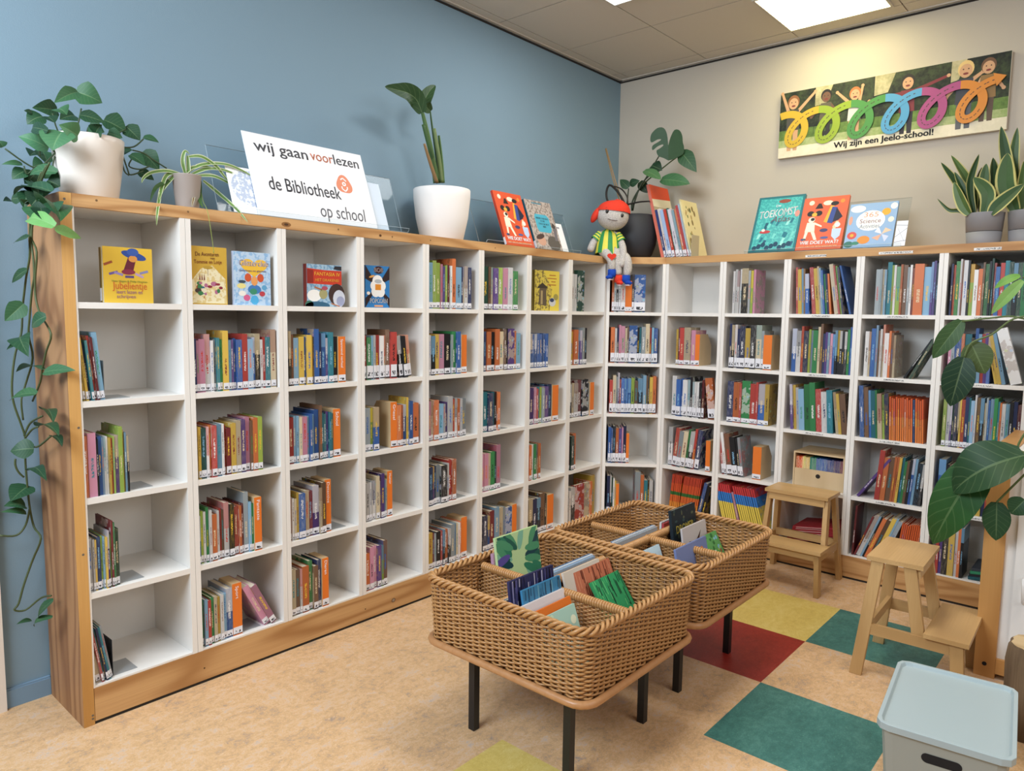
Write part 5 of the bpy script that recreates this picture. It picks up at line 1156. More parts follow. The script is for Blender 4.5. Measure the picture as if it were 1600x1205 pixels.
for i, (th, ln, a, c, c2, _, lab) in enumerate(rowb):
    t = thing('book', lab + ', %s in the leaning row' % ORD[i], 'book', (-0.345 + (i % 3) * .006, y, PY), 0, 'books leaning beside the black pot', (0, -R(a), HP))
    dd = .22 if i else .25; cv = MB(); d_ = hx(c)
    cv.box(0, th, 0, .003, 0, ln, hx(c), hx(c2), uvf=lambda k: [(0, 0, i + .7), (1, 0, i + .7), (1, ln, i + .7), (0, ln, i + .7)] if k == 0 else None); cv.box(0, .002, .003, dd, 0, ln, hx(c)); cv.box(th - .002, th, .003, dd, 0, ln, hx(c2) if i == 0 else hx(c), hx('F0E6C8'))
    cv.build('cover', M_BOOK, t)
    pg = MB(); pg.box(.0022, th - .0022, .0035, dd - .003, .003, ln - .003); pg.build('page_block', M_PAGES, t)
    if i: st = MB(); st.box(.001, th - .001, -.0006, -.0001, .004, .05, uvf=lambda k: [(0, 0, i), (1, 0, i), (1, 1, i), (0, 1, i)] if k == 0 else [(0, .9, -1)] * 4); st.build('spine_label', M_STICK, t)
    if i == 0:
        m = MB(); m.face([(th + .0004, .003, ln * .70), (th + .0004, dd, ln * .70), (th + .0004, dd, ln * .83), (th + .0004, .003, ln * .80)], hx('E8DCBE')); m.face([(th + .0004, .003, 0), (th + .0004, dd, 0), (th + .0004, dd, ln * .7), (th + .0004, .003, ln * .7)], hx('B9A888')); m.build('back_cover', M_FLAT, t)
    if i == 11:
        m = MB(); rnd = random.Random(8)
        for q in range(20):
            yy, zz = .02 + .17 * rnd.random(), .03 + .32 * rnd.random(); r = rnd.uniform(.008, .022)
            m.face([(th + .0004 + q * 1e-5, yy + r * math.cos(k) * .6, zz + r * math.sin(k)) for k in [0.7 * j for j in range(9)]], hx(rnd.choice(['6E7A3E', '8A7444', '4E5A2E', 'B59A5E'])))
        m.build('cover_picture', M_FLAT, t)
    y -= th / math.cos(R(a)) + 0.0012
t = thing('bookend', 'beige metal bookend holding the cream jungle-print book on the plank', 'bookend', (-0.36, y - .004, PY), HP)
m = MB(); m.box(0, .0016, 0, .10, 0, .14); m.build('upright', plain('beige_metal', hx('B9AE92'), .5), t, bevel=.0005); m = MB(); m.box(.0018, .07, 0, .1, .0002, .0016); m.build('foot', M_STEEL, t)

# ---------------------------------------------------------------- canvas print on the beige wall
t = thing('canvas_print', 'wide canvas print of playing children with a six-colour spiral arrow on the beige wall', 'picture', (-0.0325, -1.206, 2.453), HP)
w, h = 1.20, 0.394; X = lambda x: w * x; Z = lambda z: h * z
m = MB(); m.box(0, w, 0.0005, 0.031, 0, h, hx('D8CEBB')); m.build('stretched_canvas', M_FLAT, t, bevel=.002)
def canvas_mat():
    m_, nt, b = mat('canvas_photo', .6); c1, c2 = attr(nt, 'c1').outputs['Color'], attr(nt, 'c2').outputs['Color']
    n = noise(nt, objco(nt), 38, 5, .7); n2 = noise(nt, objco(nt), 9, 3)
    cr = N(nt, 'ShaderNodeMapRange'); cr.inputs[1].default_value = .42; cr.inputs[2].default_value = .62; L(nt, val(nt, 'MULTIPLY', val(nt, 'ADD', n.outputs[0], n2.outputs[0]), .5), cr.inputs[0])
    L(nt, mixc(nt, cr.outputs[0], c1, c2), b.inputs['Base Color']); return m_
M_CANV = canvas_mat()
m = MB()
def rect(x0, x1, z0, z1, c, c2, y): m.flat([(X(x0), Z(z0)), (X(x1), Z(z0)), (X(x1), Z(z1)), (X(x0), Z(z1))], y, hx(c), hx(c2))
rect(.001, .999, .40, .999, '0B120A', '3B4726', -.0002); rect(.001, .999, .26, .42, '4C662A', '6C8A3E', -.0004); rect(.001, .999, .15, .27, '8A9E5C', 'B2B884', -.0006); rect(.001, .999, .001, .16, 'D9CFB4', 'E8DDC4', -.0008)
for x0, x1 in ((.178, .262), (.455, .545), (.775, .835)): m.flat([(X(x0), Z(.72)), (X(x1 - .03), Z(.74)), (X(x1), Z(.999)), (X(x0), Z(.999))], -.0004, hx('BFB48E'), hx('8F8A62'))
for x0 in (.178, .455, .775): rect(x0 - .002, x0, .3, .999, '0E140A', '1A2012', -.0005)
m.build('photo', M_CANV, t)
m = MB(); SK = 'C89A72'
def kid(x, z0, hgt, hair, top, leg, arms, skin=SK, wide=1.0, y=-.0012):
    cx = X(x); zb = Z(z0); H = h * hgt; r = H * .105
    for s, (ax, az) in zip((-1, 1), arms):
        d = Vector((s * H * ax, H * az)); L_ = d.length; n = Vector((-d.y, d.x)) / L_ * H * .03; p0 = Vector((cx + s * H * .08, zb + H * .68))
        m.flat([tuple(p0 + n), tuple(p0 - n), tuple(p0 + d - n * .7), tuple(p0 + d + n * .7)], y, hx(top if wide > 1 else skin)); m.disc(p0.x + d.x, p0.y + d.y, H * .03, H * .03, y - .0001, hx(skin), 10)
    for s in (-1, 1): m.flat([(cx + s * H * .02, zb), (cx + s * H * .09, zb), (cx + s * H * .10, zb + H * .42), (cx, zb + H * .42)], y, hx(leg))
    m.flat([(cx - H * .12, zb + H * .36), (cx + H * .12, zb + H * .36), (cx + H * .10, zb + H * .72), (cx - H * .10, zb + H * .72)], y - .0002, hx(top))
    m.disc(cx, zb + H * .86, r, r * 1.15, y - .0003, hx(hair), 18); m.disc(cx, zb + H * .83, r * .8, r * .95, y - .0004, hx(skin), 18)
    for s in (-1, 1): m.disc(cx + s * r * .32, zb + H * .855, r * .1, r * .1, y - .0006, hx('3A2A22'), 8)
    m.disc(cx, zb + H * .79, r * .35, r * .16, y - .0006, hx('7A2E2A'), 10)
kid(.070, .10, .86, '8A5A34', '4A463E', SK, ((.13, .36), (.30, .30)))
kid(.232, .20, .76, '1E1714', '5A5240', '2A2824', ((.20, -.2), (.18, -.22)), '6B4A36')
kid(.368, .14, .78, 'B06A34', 'D9D3C6', SK, ((.25, .25), (.05, .3)))
kid(.600, .12, .84, '241A16', '7A2A30', '2B2228', ((.52, -.04), (.52, .16)), SK, 1.5)
kid(.832, .08, .92, 'D9B878', '3A3A42', '5A5A5E', ((.16, -.2), (.14, .1)))
kid(.918, .14, .84, '6A4A30', '8A6A3A', '5A4432', ((.10, -.2), (.14, -.2)))
m.disc(X(.235), Z(.30), .03, .012, -.0013, hx('26221E'), 14, .4)
m.build('children', M_FLAT, t)
PITCH, C0, ZC0 = .1855, .118, .160
cols = ['C9A52A', '8FA52A', '4A8A42', '5298C2', 'A2487A', 'CC802A']
def coil(tt):   # parameter in loops: bottom of loop k at tt = k
    a = 2 * math.pi * tt; z = -.092 * math.cos(a); x = C0 + PITCH * tt - .088 * math.sin(a) + .30 * z
    return Vector((x, ZC0 + z + .008))
for k in range(6):
    m = MB(); a0, a1 = (k - .5 if k else -.60), (k + .5 if k < 5 else 5.46); n_ = 56; prev = None
    for i in range(n_ + 1):
        tt = a0 + (a1 - a0) * i / n_; p = coil(tt); d = (coil(tt + .004) - coil(tt - .004)).normalized(); nn = Vector((-d.y, d.x)) * .0215
        y_ = -.0030 - .0022 * k - .0016 * (tt - k + .5)
        cur = ((p + nn).x, y_, (p + nn).y), ((p - nn).x, y_, (p - nn).y)
        if prev and min(prev[0][0], prev[1][0], cur[0][0], cur[1][0]) > .001: m.face([prev[1], cur[1], cur[0], prev[0]], hx(cols[k]))
        prev = cur
    if k == 5:
        p = coil(a1); d = (coil(a1) - coil(a1 - .03)).normalized(); nn = Vector((-d.y, d.x)); y_ = -.0165
        m.face([(p.x + nn.x * .036, y_, p.y + nn.y * .036), (p.x - nn.x * .036, y_, p.y - nn.y * .036), (p.x + d.x * .052, y_, p.y + d.y * .052)], hx(cols[k]))
    m.build('spiral_arrow', M_FLAT, t)['label'] = ['yellow', 'lime', 'green', 'light blue', 'pink purple', 'orange'][k] + ' loop of the spiral'
    m = MB(); prev = None
    for i in range(40):
        tt = k - .16 + .62 * i / 40; p = coil(tt); y_ = -.0034 - .0022 * k - .0016 * (tt - k + .5)
        d = (coil(tt + .004) - coil(tt - .004)).normalized(); nn = Vector((-d.y, d.x)) * .0022
        if i % 3 != 2: q = coil(tt + .0125); m.face([((p + nn).x, y_, (p + nn).y), ((p - nn).x, y_, (p - nn).y), ((q - nn).x, y_, (q - nn).y), ((q + nn).x, y_, (q + nn).y)], hx('4A3A30'))
    m.build('fine_print', M_FLAT, t)
text('Wij zijn een Jeelo-school!', ink('1E1C1A'), t, 'caption', .335, .020, -.0018, .525, .043, bold=.075)
# ---------------------------------------------------------------- plants
def nrm_at(p, up=0.7, jx=0.0, jz=0.0):
    v = (CAMP - Vector(p)).normalized() + Vector((jx, 0, up + jz)); return v.normalized()
def smooth_path(P, n=5):
    P = [Vector(p) for p in P]; out = []
    for i in range(len(P) - 1):
        p0, p1, p2, p3 = P[max(0, i - 1)], P[i], P[i + 1], P[min(len(P) - 1, i + 2)]
        for k in range(n):
            t = k / n; out.append(0.5 * ((2 * p1) + (p2 - p0) * t + (2 * p0 - 5 * p1 + 4 * p2 - p3) * t * t + (3 * p1 - p0 - 3 * p2 + p3) * t ** 3))
    out.append(P[-1]); return out
def pot(t, prof, c, rough=0.5, name='pot'):
    m = MB(); m.lathe(prof, 48); return m.build(name, plain('glazed_' + c, hx(c), rough, .45), t, smooth=True)
def soil(t, r, z):
    m = MB(); m.lathe([(r, z), (r * .6, z + .006), (0.00001, z + .008)], 28); return m.build('soil', M_SOIL, t, smooth=True)
def child(t, m, name, mt, smooth=True):
    o = m.build(name, mt, t, smooth=smooth)
    if t.location.length: o.matrix_parent_inverse = Matrix.Translation(-Vector(t.location))
    return o
GREENS = ['284E32', '30593B', '254830', '3A6542', '20402C']
# trailing pothos
PC = Vector((-3.668, -0.205, ZP + .0005))
t = thing('pothos', 'trailing pothos in a large cream pot, its vines hanging down beside the end board', 'plant', PC)
pot(t, [(.0001, .0), (.084, .0), (.090, .01), (.106, .12), (.113, .19), (.1145, .212), (.111, .215), (.107, .205), (.100, .15)], 'E3D8CC', .3); soil(t, .104, .188)
m = MB(); rnd = random.Random(11)
BRT = {32: '6FA35A', 33: '7FB060', 22: '6A4A38', 31: '2E5A30', 9: '5B8F63', 19: '47754F', 21: '4A7C58'}
for i, q in enumerate([(-3.727,-0.31,2.179,-3.809,-0.34,2.12,0.032),(-3.682,-0.154,2.218,-3.607,-0.184,2.191,0.056),(-3.748,-0.172,2.136,-3.832,-0.2,2.124,0.038),(-3.78,-0.284,2.118,-3.765,-0.314,2.096,0.037),(-3.801,-0.2,2.102,-3.849,-0.2,2.067,0.043),(-3.799,-0.241,2.096,-3.788,-0.271,2.073,0.032),(-3.832,-0.197,2.109,-3.856,-0.2,2.11,0.011),(-3.692,-0.166,2.133,-3.75,-0.196,2.103,0.039),(-3.728,-0.319,2.103,-3.661,-0.349,2.086,0.032),(-3.741,-0.334,2.031,-3.806,-0.364,2.049,0.042),(-3.595,-0.156,2.14,-3.529,-0.186,2.104,0.055),(-3.675,-0.245,2.089,-3.637,-0.275,2.07,0.033),(-3.526,-0.172,2.129,-3.489,-0.202,2.08,0.041),(-3.534,-0.34,2.064,-3.493,-0.37,2.048,0.022),(-3.613,-0.242,2.08,-3.577,-0.272,2.063,0.028),(-3.473,-0.181,2.046,-3.427,-0.211,1.983,0.045),(-3.562,-0.29,2.005,-3.523,-0.32,1.969,0.031),(-3.471,-0.132,1.98,-3.427,-0.162,1.95,0.027),(-3.529,-0.142,2.039,-3.506,-0.172,2.047,0.024),(-3.787,-0.333,2.035,-3.827,-0.363,1.964,0.068),(-3.829,-0.334,2.03,-3.833,-0.2,2.054,0.026),(-3.795,-0.221,1.996,-3.876,-0.2,2.023,0.04),(-3.643,-0.133,2.073,-3.693,-0.163,2.019,0.04),(-3.919,-0.2,1.982,-3.931,-0.2,2.0,0.021),(-3.868,-0.2,1.935,-3.927,-0.2,1.925,0.013),(-3.858,-0.2,1.916,-3.9,-0.2,1.881,0.032),(-3.807,-0.334,1.903,-3.854,-0.2,1.89,0.031),(-3.823,-0.291,1.88,-3.796,-0.321,1.86,0.047),(-3.87,-0.474,1.819,-3.89,-0.17,1.834,0.037),(-3.87,-0.188,1.827,-3.89,-0.142,1.823,0.027),(-3.87,-0.064,1.83,-3.903,-0.1,1.82,0.016),(-3.87,-0.394,1.788,-3.89,-0.611,1.716,0.065),(-3.87,-0.494,1.712,-3.89,-0.311,1.735,0.034),(-3.87,-0.493,1.7,-3.773,-0.42,1.688,0.029),(-3.87,-0.225,1.694,-3.89,-0.142,1.678,0.026),(-3.87,-0.258,1.841,-3.89,-0.273,1.781,0.031),(-3.808,-0.156,1.87,-3.89,-0.403,1.79,0.044),(-3.785,-0.218,1.94,-3.805,-0.2,1.897,0.032),(-3.725,-0.199,2.075,-3.751,-0.229,2.018,0.033),(-3.674,-0.299,2.054,-3.664,-0.329,2.083,0.033),(-3.803,-0.122,1.995,-3.832,-0.152,1.974,0.034),(-3.87,-0.368,1.778,-3.89,-0.451,1.732,0.034),(-3.805,-0.2,1.945,-3.839,-0.2,1.93,0.036),(-3.87,-0.496,1.785,-3.89,-0.576,1.74,0.033),(-3.82,-0.181,1.866,-3.89,-0.424,1.792,0.049),(-3.837,-0.184,1.868,-3.89,-0.359,1.816,0.036),(-3.788,-0.134,1.999,-3.784,-0.164,1.951,0.044),(-3.87,-0.343,1.782,-3.89,-0.379,1.735,0.046),(-3.796,-0.157,1.92,-3.813,-0.187,1.89,0.036),(-3.87,-0.347,1.802,-3.89,-0.275,1.799,0.042),(-3.827,-0.2,1.884,-3.842,-0.2,1.861,0.051),(-3.832,-0.2,1.91,-3.865,-0.2,1.872,0.037),(-3.87,-0.362,1.815,-3.89,-0.347,1.785,0.046),(-3.86,-0.162,1.591,-3.885,-0.08,1.546,0.027),(-3.86,-0.108,1.476,-3.916,-0.095,1.415,0.05),(-3.86,-0.336,1.434,-3.885,-0.273,1.397,0.042),(-3.86,-0.051,1.358,-3.885,-0.223,1.297,0.056),(-3.871,-0.07,1.342,-3.916,-0.095,1.316,0.014),(-3.86,-0.26,1.255,-3.885,-0.07,1.236,0.038),(-3.86,-0.283,1.248,-3.801,-0.4,1.258,0.035),(-3.86,-0.196,1.168,-3.915,-0.095,1.139,0.041),(-3.86,-0.255,1.119,-3.885,-0.44,1.096,0.038),(-3.86,-0.195,1.055,-3.885,-0.487,1.06,0.044),(-3.86,-0.324,1.037,-3.851,-0.4,1.009,0.027),(-3.86,-0.135,0.969,-3.921,-0.095,0.963,0.057),(-3.86,-0.083,0.885,-3.885,-0.345,0.892,0.039),(-3.86,-0.053,0.822,-3.929,-0.095,0.786,0.067),(-3.878,-0.07,0.753,-3.95,-0.095,0.772,0.043),(-3.877,-0.07,0.728,-3.961,-0.095,0.753,0.021),(-3.86,-0.264,0.455,-3.885,-0.174,0.366,0.027),(-3.879,-0.07,0.33,-3.932,-0.095,0.339,0.015),(-3.86,-0.245,0.388,-3.885,-0.13,0.325,0.018)]):
    b, tp, w = q[:3], q[3:6], q[6]
    m.leaf(b, tp, w * (1.65 if i < 53 else 1.35), nrm_at(b, rnd.uniform(.2, .9), rnd.uniform(-.5, .5)), hx(BRT.get(i, rnd.choice(GREENS))), None, 'heart', rnd.uniform(.04, .16), rnd.uniform(.1, .35))
child(t, m, 'leaves', M_LEAF)
m = MB()
for p in [[(-3.852,-0.332,1.896),(-3.852,-0.269,1.852),(-3.852,-0.207,1.78),(-3.852,-0.179,1.703),(-3.852,-0.168,1.634),(-3.852,-0.12,1.569),(-3.852,-0.082,1.503),(-3.852,-0.056,1.453),(-3.86,-0.062,1.375),(-3.88,-0.062,1.308),(-3.892,-0.062,1.241),(-3.898,-0.062,1.169),(-3.893,-0.062,1.118),(-3.877,-0.062,1.053),(-3.865,-0.062,0.995),(-3.869,-0.062,0.917),(-3.867,-0.062,0.824),(-3.863,-0.062,0.743),(-3.852,-0.057,0.67),(-3.852,-0.129,0.641),(-3.864,-0.062,0.547),(-3.894,-0.062,0.466),(-3.913,-0.062,0.402),(-3.927,-0.062,0.381),(-3.893,-0.062,0.371),(-3.852,-0.093,0.412),(-3.852,-0.21,0.453)],[(-3.852,-0.381,1.91),(-3.852,-0.285,1.851),(-3.852,-0.22,1.753),(-3.852,-0.198,1.676),(-3.852,-0.207,1.622),(-3.852,-0.206,1.567),(-3.852,-0.173,1.519),(-3.852,-0.13,1.421),(-3.852,-0.112,1.365),(-3.852,-0.144,1.289),(-3.852,-0.058,1.199),(-3.871,-0.062,1.138),(-3.869,-0.062,1.064)],[(-3.852,-0.412,1.916),(-3.852,-0.31,1.858),(-3.852,-0.238,1.762),(-3.852,-0.194,1.702),(-3.852,-0.244,1.647),(-3.852,-0.213,1.556),(-3.852,-0.211,1.492),(-3.852,-0.252,1.439),(-3.852,-0.347,1.377),(-3.852,-0.29,1.317),(-3.852,-0.239,1.25),(-3.852,-0.207,1.205),(-3.852,-0.119,1.136)],[(-3.863,-0.062,0.743),(-3.879,-0.062,0.683),(-3.909,-0.062,0.652),(-3.957,-0.062,0.662)],[(-3.899,-0.062,0.928),(-3.9,-0.062,0.904),(-3.891,-0.062,0.878),(-3.876,-0.062,0.858)],[(-3.865,-0.062,1.0),(-3.852,-0.093,1.031),(-3.852,-0.166,1.05)],[(-3.869,-0.062,1.007),(-3.852,-0.078,1.053),(-3.852,-0.215,1.092)],[(-3.865,-0.062,0.983),(-3.852,-0.136,0.974),(-3.852,-0.296,1.033)]]: m.tube(smooth_path(p, 4), .0036, 6, hx('4A5534'))
child(t, m, 'vines', M_STEM)
m = MB()
for p in [[(-3.739,-0.22,2.017),(-3.766,-0.22,2.064),(-3.778,-0.22,2.114)],[(-3.734,-0.22,2.023),(-3.707,-0.22,2.076),(-3.689,-0.22,2.149)],[(-3.678,-0.22,2.054),(-3.666,-0.22,2.094),(-3.635,-0.22,2.111)],[(-3.668,-0.22,2.045),(-3.605,-0.22,2.068),(-3.545,-0.22,2.107)],[(-3.584,-0.22,2.055),(-3.563,-0.22,2.042),(-3.52,-0.22,2.05),(-3.485,-0.22,2.084)],[(-3.569,-0.22,2.047),(-3.545,-0.22,1.967),(-3.534,-0.22,1.948),(-3.489,-0.22,1.969)],[(-3.565,-0.22,2.008),(-3.556,-0.22,1.959),(-3.54,-0.22,1.945)],[(-3.525,-0.22,2.037),(-3.487,-0.22,2.033),(-3.453,-0.22,2.015),(-3.404,-0.22,1.991)],[(-3.521,-0.22,2.016),(-3.539,-0.22,1.979),(-3.5,-0.22,1.973),(-3.465,-0.22,1.99)],[(-3.758,-0.22,2.008),(-3.818,-0.22,1.935),(-3.851,-0.22,1.93),(-3.92,-0.22,1.974)],[(-3.769,-0.22,1.99),(-3.808,-0.22,2.056),(-3.812,-0.22,2.076)],[(-3.774,-0.22,1.984),(-3.814,-0.22,2.029),(-3.822,-0.22,1.966)],[(-3.777,-0.22,1.973),(-3.785,-0.22,1.94),(-3.777,-0.22,1.91),(-3.792,-0.22,1.892)],[(-3.833,-0.22,1.933),(-3.861,-0.22,1.902),(-3.869,-0.22,1.927)]]: m.tube(smooth_path(p, 4), .0028, 5, hx('3A4A30'))
child(t, m, 'stems', M_STEM)
# spider plant
t = thing('spider_plant', 'spider plant with arching striped leaves in a small grey-brown pot', 'plant', (-3.343, -0.25, ZP + .0005))
pot(t, [(.0001, 0), (.037, 0), (.041, .01), (.052, .128), (.0535, .131), (.050, .131), (.046, .10)], 'A59A93', .5); soil(t, .0475, .118)
m = MB()
for i, p in enumerate([[(-3.347,-0.25,1.974),(-3.356,-0.25,2.014),(-3.353,-0.25,2.044),(-3.344,-0.25,2.061),(-3.329,-0.25,2.051)],[(-3.335,-0.25,2.041),(-3.282,-0.25,2.05),(-3.225,-0.25,2.023),(-3.194,-0.25,1.991),(-3.168,-0.25,1.967)],[(-3.34,-0.25,1.981),(-3.283,-0.25,2.02),(-3.192,-0.25,2.037),(-3.112,-0.25,2.022),(-3.056,-0.25,1.998)],[(-3.322,-0.25,1.978),(-3.258,-0.25,2.009),(-3.18,-0.25,2.012),(-3.099,-0.25,1.986)],[(-3.303,-0.25,1.975),(-3.24,-0.25,1.984),(-3.181,-0.25,1.968),(-3.131,-0.25,1.94)],[(-3.279,-0.25,1.96),(-3.209,-0.25,1.914),(-3.189,-0.335,1.854),(-3.165,-0.375,1.804)],[(-3.377,-0.25,1.976),(-3.419,-0.25,1.958),(-3.446,-0.26,1.895),(-3.509,-0.375,1.809),(-3.514,-0.375,1.758)],[(-3.365,-0.25,1.972),(-3.418,-0.25,1.976),(-3.471,-0.25,1.962),(-3.5,-0.25,1.94),(-3.509,-0.25,1.919)],[(-3.383,-0.25,1.969),(-3.414,-0.25,1.935),(-3.442,-0.257,1.896),(-3.485,-0.335,1.854)],[(-3.396,-0.25,1.949),(-3.449,-0.25,1.918),(-3.475,-0.267,1.89),(-3.525,-0.357,1.842)],[(-3.322,-0.25,1.972),(-3.314,-0.25,1.919),(-3.376,-0.357,1.842)],[(-3.291,-0.25,1.958),(-3.312,-0.287,1.88),(-3.335,-0.36,1.841)],[(-3.334,-0.25,1.976),(-3.336,-0.25,2.029),(-3.338,-0.25,2.047)],[(-3.353,-0.25,1.973),(-3.321,-0.25,2.002),(-3.271,-0.25,2.016),(-3.232,-0.25,2.01)]]):
    P = smooth_path(p, 5); n_ = len(P); c = hx('6F8F4A') if i not in (9, 10, 11) else hx(('3F5A30', '8A6A4E', '4A6A38')[i - 9])
    def sd(k, P=P, n_=n_):
        d = (P[min(k + 1, n_ - 1)] - P[max(k - 1, 0)]).normalized(); v = (CAMP - P[k]).normalized() + Vector((0, 0, .6)); s_ = d.cross(v).normalized(); return s_, s_.cross(d).normalized()
    m.strip(P, lambda u: .0075 * (1 - u ** 3) * min(1, .6 + 2 * u) + .0004, sd, c, hx('D8DDB4') if i not in (9, 11) else None, .3, .35)
child(t, m, 'leaves', M_STRIPE)
m = MB(); m.tube(smooth_path([(-3.289,-0.25,1.935),(-3.304,-0.297,1.874),(-3.325,-0.375,1.823),(-3.307,-0.375,1.689),(-3.311,-0.38,1.681)], 4), .0011, 5, hx('8A9A4A')); child(t, m, 'runner', M_STEM)
# strelitzia
t = thing('strelitzia', 'tall upright plant with two leaves on thick cut stems in a white pot', 'plant', (-1.965, -0.195, ZP + .0005))
pot(t, [(.0001, 0), (.106, 0), (.113, .008), (.138, .12), (.149, .22), (.150, .262), (.1475, .266), (.144, .262), (.140, .2)], 'ECE7E2', .55)
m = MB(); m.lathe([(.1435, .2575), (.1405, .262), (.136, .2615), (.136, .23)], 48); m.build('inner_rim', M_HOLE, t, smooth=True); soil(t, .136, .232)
SD = {'leaf1': [(-2.152,-0.25,2.45),(-2.188,-0.25,2.503),(-2.241,-0.25,2.524),(-2.31,-0.25,2.524),(-2.387,-0.25,2.521)],'leaf2': [(-2.051,-0.2,2.488),(-2.093,-0.2,2.52),(-2.061,-0.2,2.581),(-2.018,-0.2,2.624)],'stems': [[(-2.002,-0.19,2.137),(-2.032,-0.19,2.279),(-2.07,-0.19,2.397),(-2.096,-0.19,2.472)],[(-1.963,-0.18,2.143),(-1.994,-0.18,2.287),(-2.023,-0.18,2.428),(-2.035,-0.18,2.495)],[(-2.025,-0.22,2.132),(-2.078,-0.22,2.24),(-2.111,-0.22,2.313)],[(-1.977,-0.2,2.141),(-1.992,-0.2,2.257),(-2.027,-0.2,2.407)],[(-1.934,-0.17,2.149),(-1.945,-0.17,2.268),(-1.965,-0.17,2.388)],[(-1.983,-0.19,2.14),(-2.041,-0.19,2.292),(-2.091,-0.19,2.417)]]}
m = MB()
for key, wd, c in (('leaf1', .046, '2E4A2C'), ('leaf2', .034, '34502F')):
    P = smooth_path(SD[key], 7); n_ = len(P)
    def sd(k, P=P, n_=n_):
        d = (P[min(k + 1, n_ - 1)] - P[max(k - 1, 0)]).normalized(); v = (CAMP - P[k]).normalized() + Vector((.0, 0, .25)); s_ = d.cross(v).normalized(); return s_, s_.cross(d).normalized()
    m.strip(P, lambda u, wd=wd: wd * max(.02, math.sin(math.pi * min(1, .05 + .95 * u) ** .8)) ** .8 if u < 1 else 0.0, sd, hx(c), None, .35)
child(t, m, 'leaves', M_LEAF)
m = MB()
for i, p in enumerate(SD['stems']):
    P = smooth_path(p, 5); n_ = len(P); big = i in (0, 3, 5)
    m.tube(P, [(.019 if big else .013) * (1 - .45 * k / n_) for k in range(n_)] if i != 1 else [.010 * (1 - .6 * k / n_) for k in range(n_)], 8, hx(['4F6B3A', '48663A', '8A6A44', '6A7A4A', '5A7A46', '3F5A30'][i]), flat=.6)
child(t, m, 'stems', M_STEM)
# monstera
t = thing('monstera', 'monstera with dark split leaves in a black pot behind the doll in the corner', 'plant', (-0.33, -0.362, ZP + .0005))
pot(t, [(.0001, 0), (.09, 0), (.118, .03), (.143, .10), (.150, .17), (.144, .24), (.126, .292), (.122, .296), (.118, .290), (.130, .22)], '2B2D33', .55); soil(t, .124, .262)
MD = {'big': [(-0.36,-0.613,2.56),(-0.36,-0.617,2.464),(-0.36,-0.477,2.689),(-0.36,-0.718,2.638)],'stems': [[(-0.33,-0.335,2.171),(-0.33,-0.341,2.245),(-0.33,-0.44,2.382),(-0.33,-0.52,2.495),(-0.33,-0.583,2.58)],[(-0.3,-0.32,2.176),(-0.3,-0.372,2.32),(-0.3,-0.555,2.442),(-0.3,-0.667,2.503)],[(-0.35,-0.321,2.17),(-0.35,-0.309,2.246),(-0.35,-0.316,2.319)],[(-0.35,-0.347,2.175),(-0.35,-0.403,2.318),(-0.35,-0.461,2.377),(-0.35,-0.519,2.406)],[(-0.37,-0.324,2.175),(-0.37,-0.249,2.293),(-0.37,-0.175,2.353),(-0.37,-0.149,2.303),(-0.37,-0.169,2.241),(-0.37,-0.261,2.21),(-0.37,-0.332,2.211),(-0.37,-0.419,2.218),(-0.37,-0.495,2.215)],[(-0.36,-0.3,2.178),(-0.36,-0.315,2.251),(-0.36,-0.269,2.315),(-0.36,-0.205,2.344)]],'sticks': [[(-0.33,-0.254,2.193),(-0.33,-0.174,2.397),(-0.33,-0.105,2.613)],[(-0.34,-0.287,2.174),(-0.34,-0.199,2.385),(-0.34,-0.117,2.613)]],'leaves': [(-0.28,-0.663,2.528,-0.28,-0.78,2.383,0.109),(-0.34,-0.482,2.452,-0.34,-0.563,2.41,0.096),(-0.42,-0.476,2.408,-0.42,-0.603,2.337,0.08),(-0.38,-0.58,2.345,-0.38,-0.789,2.295,0.102),(-0.37,-0.328,2.319,-0.37,-0.257,2.382,0.064),(-0.35,-0.324,2.348,-0.35,-0.402,2.362,0.057),(-0.3,-0.371,2.365,-0.3,-0.434,2.284,0.068)]}
m = MB(); rnd = random.Random(21)
for i, q in enumerate(MD['leaves']):
    m.leaf(q[:3], q[3:6], q[6], nrm_at(q[:3], (.2, .4, .9, .6, .1, .2, -.1)[i], rnd.uniform(-.2, .2)), hx(('2F5236', '1F3A26', '4A7048', '3F6844', '2A4A30', '2A4830', '22351F')[i]), None, 'heart' if i in (0, 1, 4, 5) else 'oval', .06, .12, 12)
c0 = Vector(MD['big'][0]); tip = Vector(MD['big'][1]); d = (tip - c0); Ln = d.length; d.normalize(); nn = nrm_at(c0, .15); nn = (nn - d * nn.dot(d)).normalized(); sd_ = d.cross(nn).normalized()
if sd_.dot(Vector((0, -1, 0))) < 0: sd_ = -sd_
S_ = Ln / 135.0   # outline in picture-like units, x to the right, y down, origin at the notch
right = [(0, 0), (20, -70), (55, -135), (100, -130), (125, -80), (130, -20), (140, 20), (135, 75), (90, 105), (45, 125), (0, 135)]
left = [(0, 0), (-10, -100), (-40, -160), (-95, -165), (-145, -125), (-160, -80), (-150, -40), (-95, -62), (-62, -60), (-85, -42), (-140, -12), (-140, 30), (-95, 0), (-50, -14), (-46, -2), (-80, 22), (-105, 38), (-90, 85), (-40, 110), (0, 135)]
for side_pts in (right, left):
    side_pts = [tuple(v[:2]) for v in smooth_path([(x, y, 0) for x, y in side_pts], 3)]
    pts = [c0 + sd_ * x * S_ + d * y * S_ - nn * (abs(x) * S_ * .10) for x, y in side_pts]
    mid = [c0 + d * y * S_ for y in (0, 30, 60, 90, 120, 135)]
    m.face(pts, hx('234427'), None, [(.5, 0, 1) for x, y in side_pts])
child(t, m, 'leaves', M_LEAF, False)
m = MB()
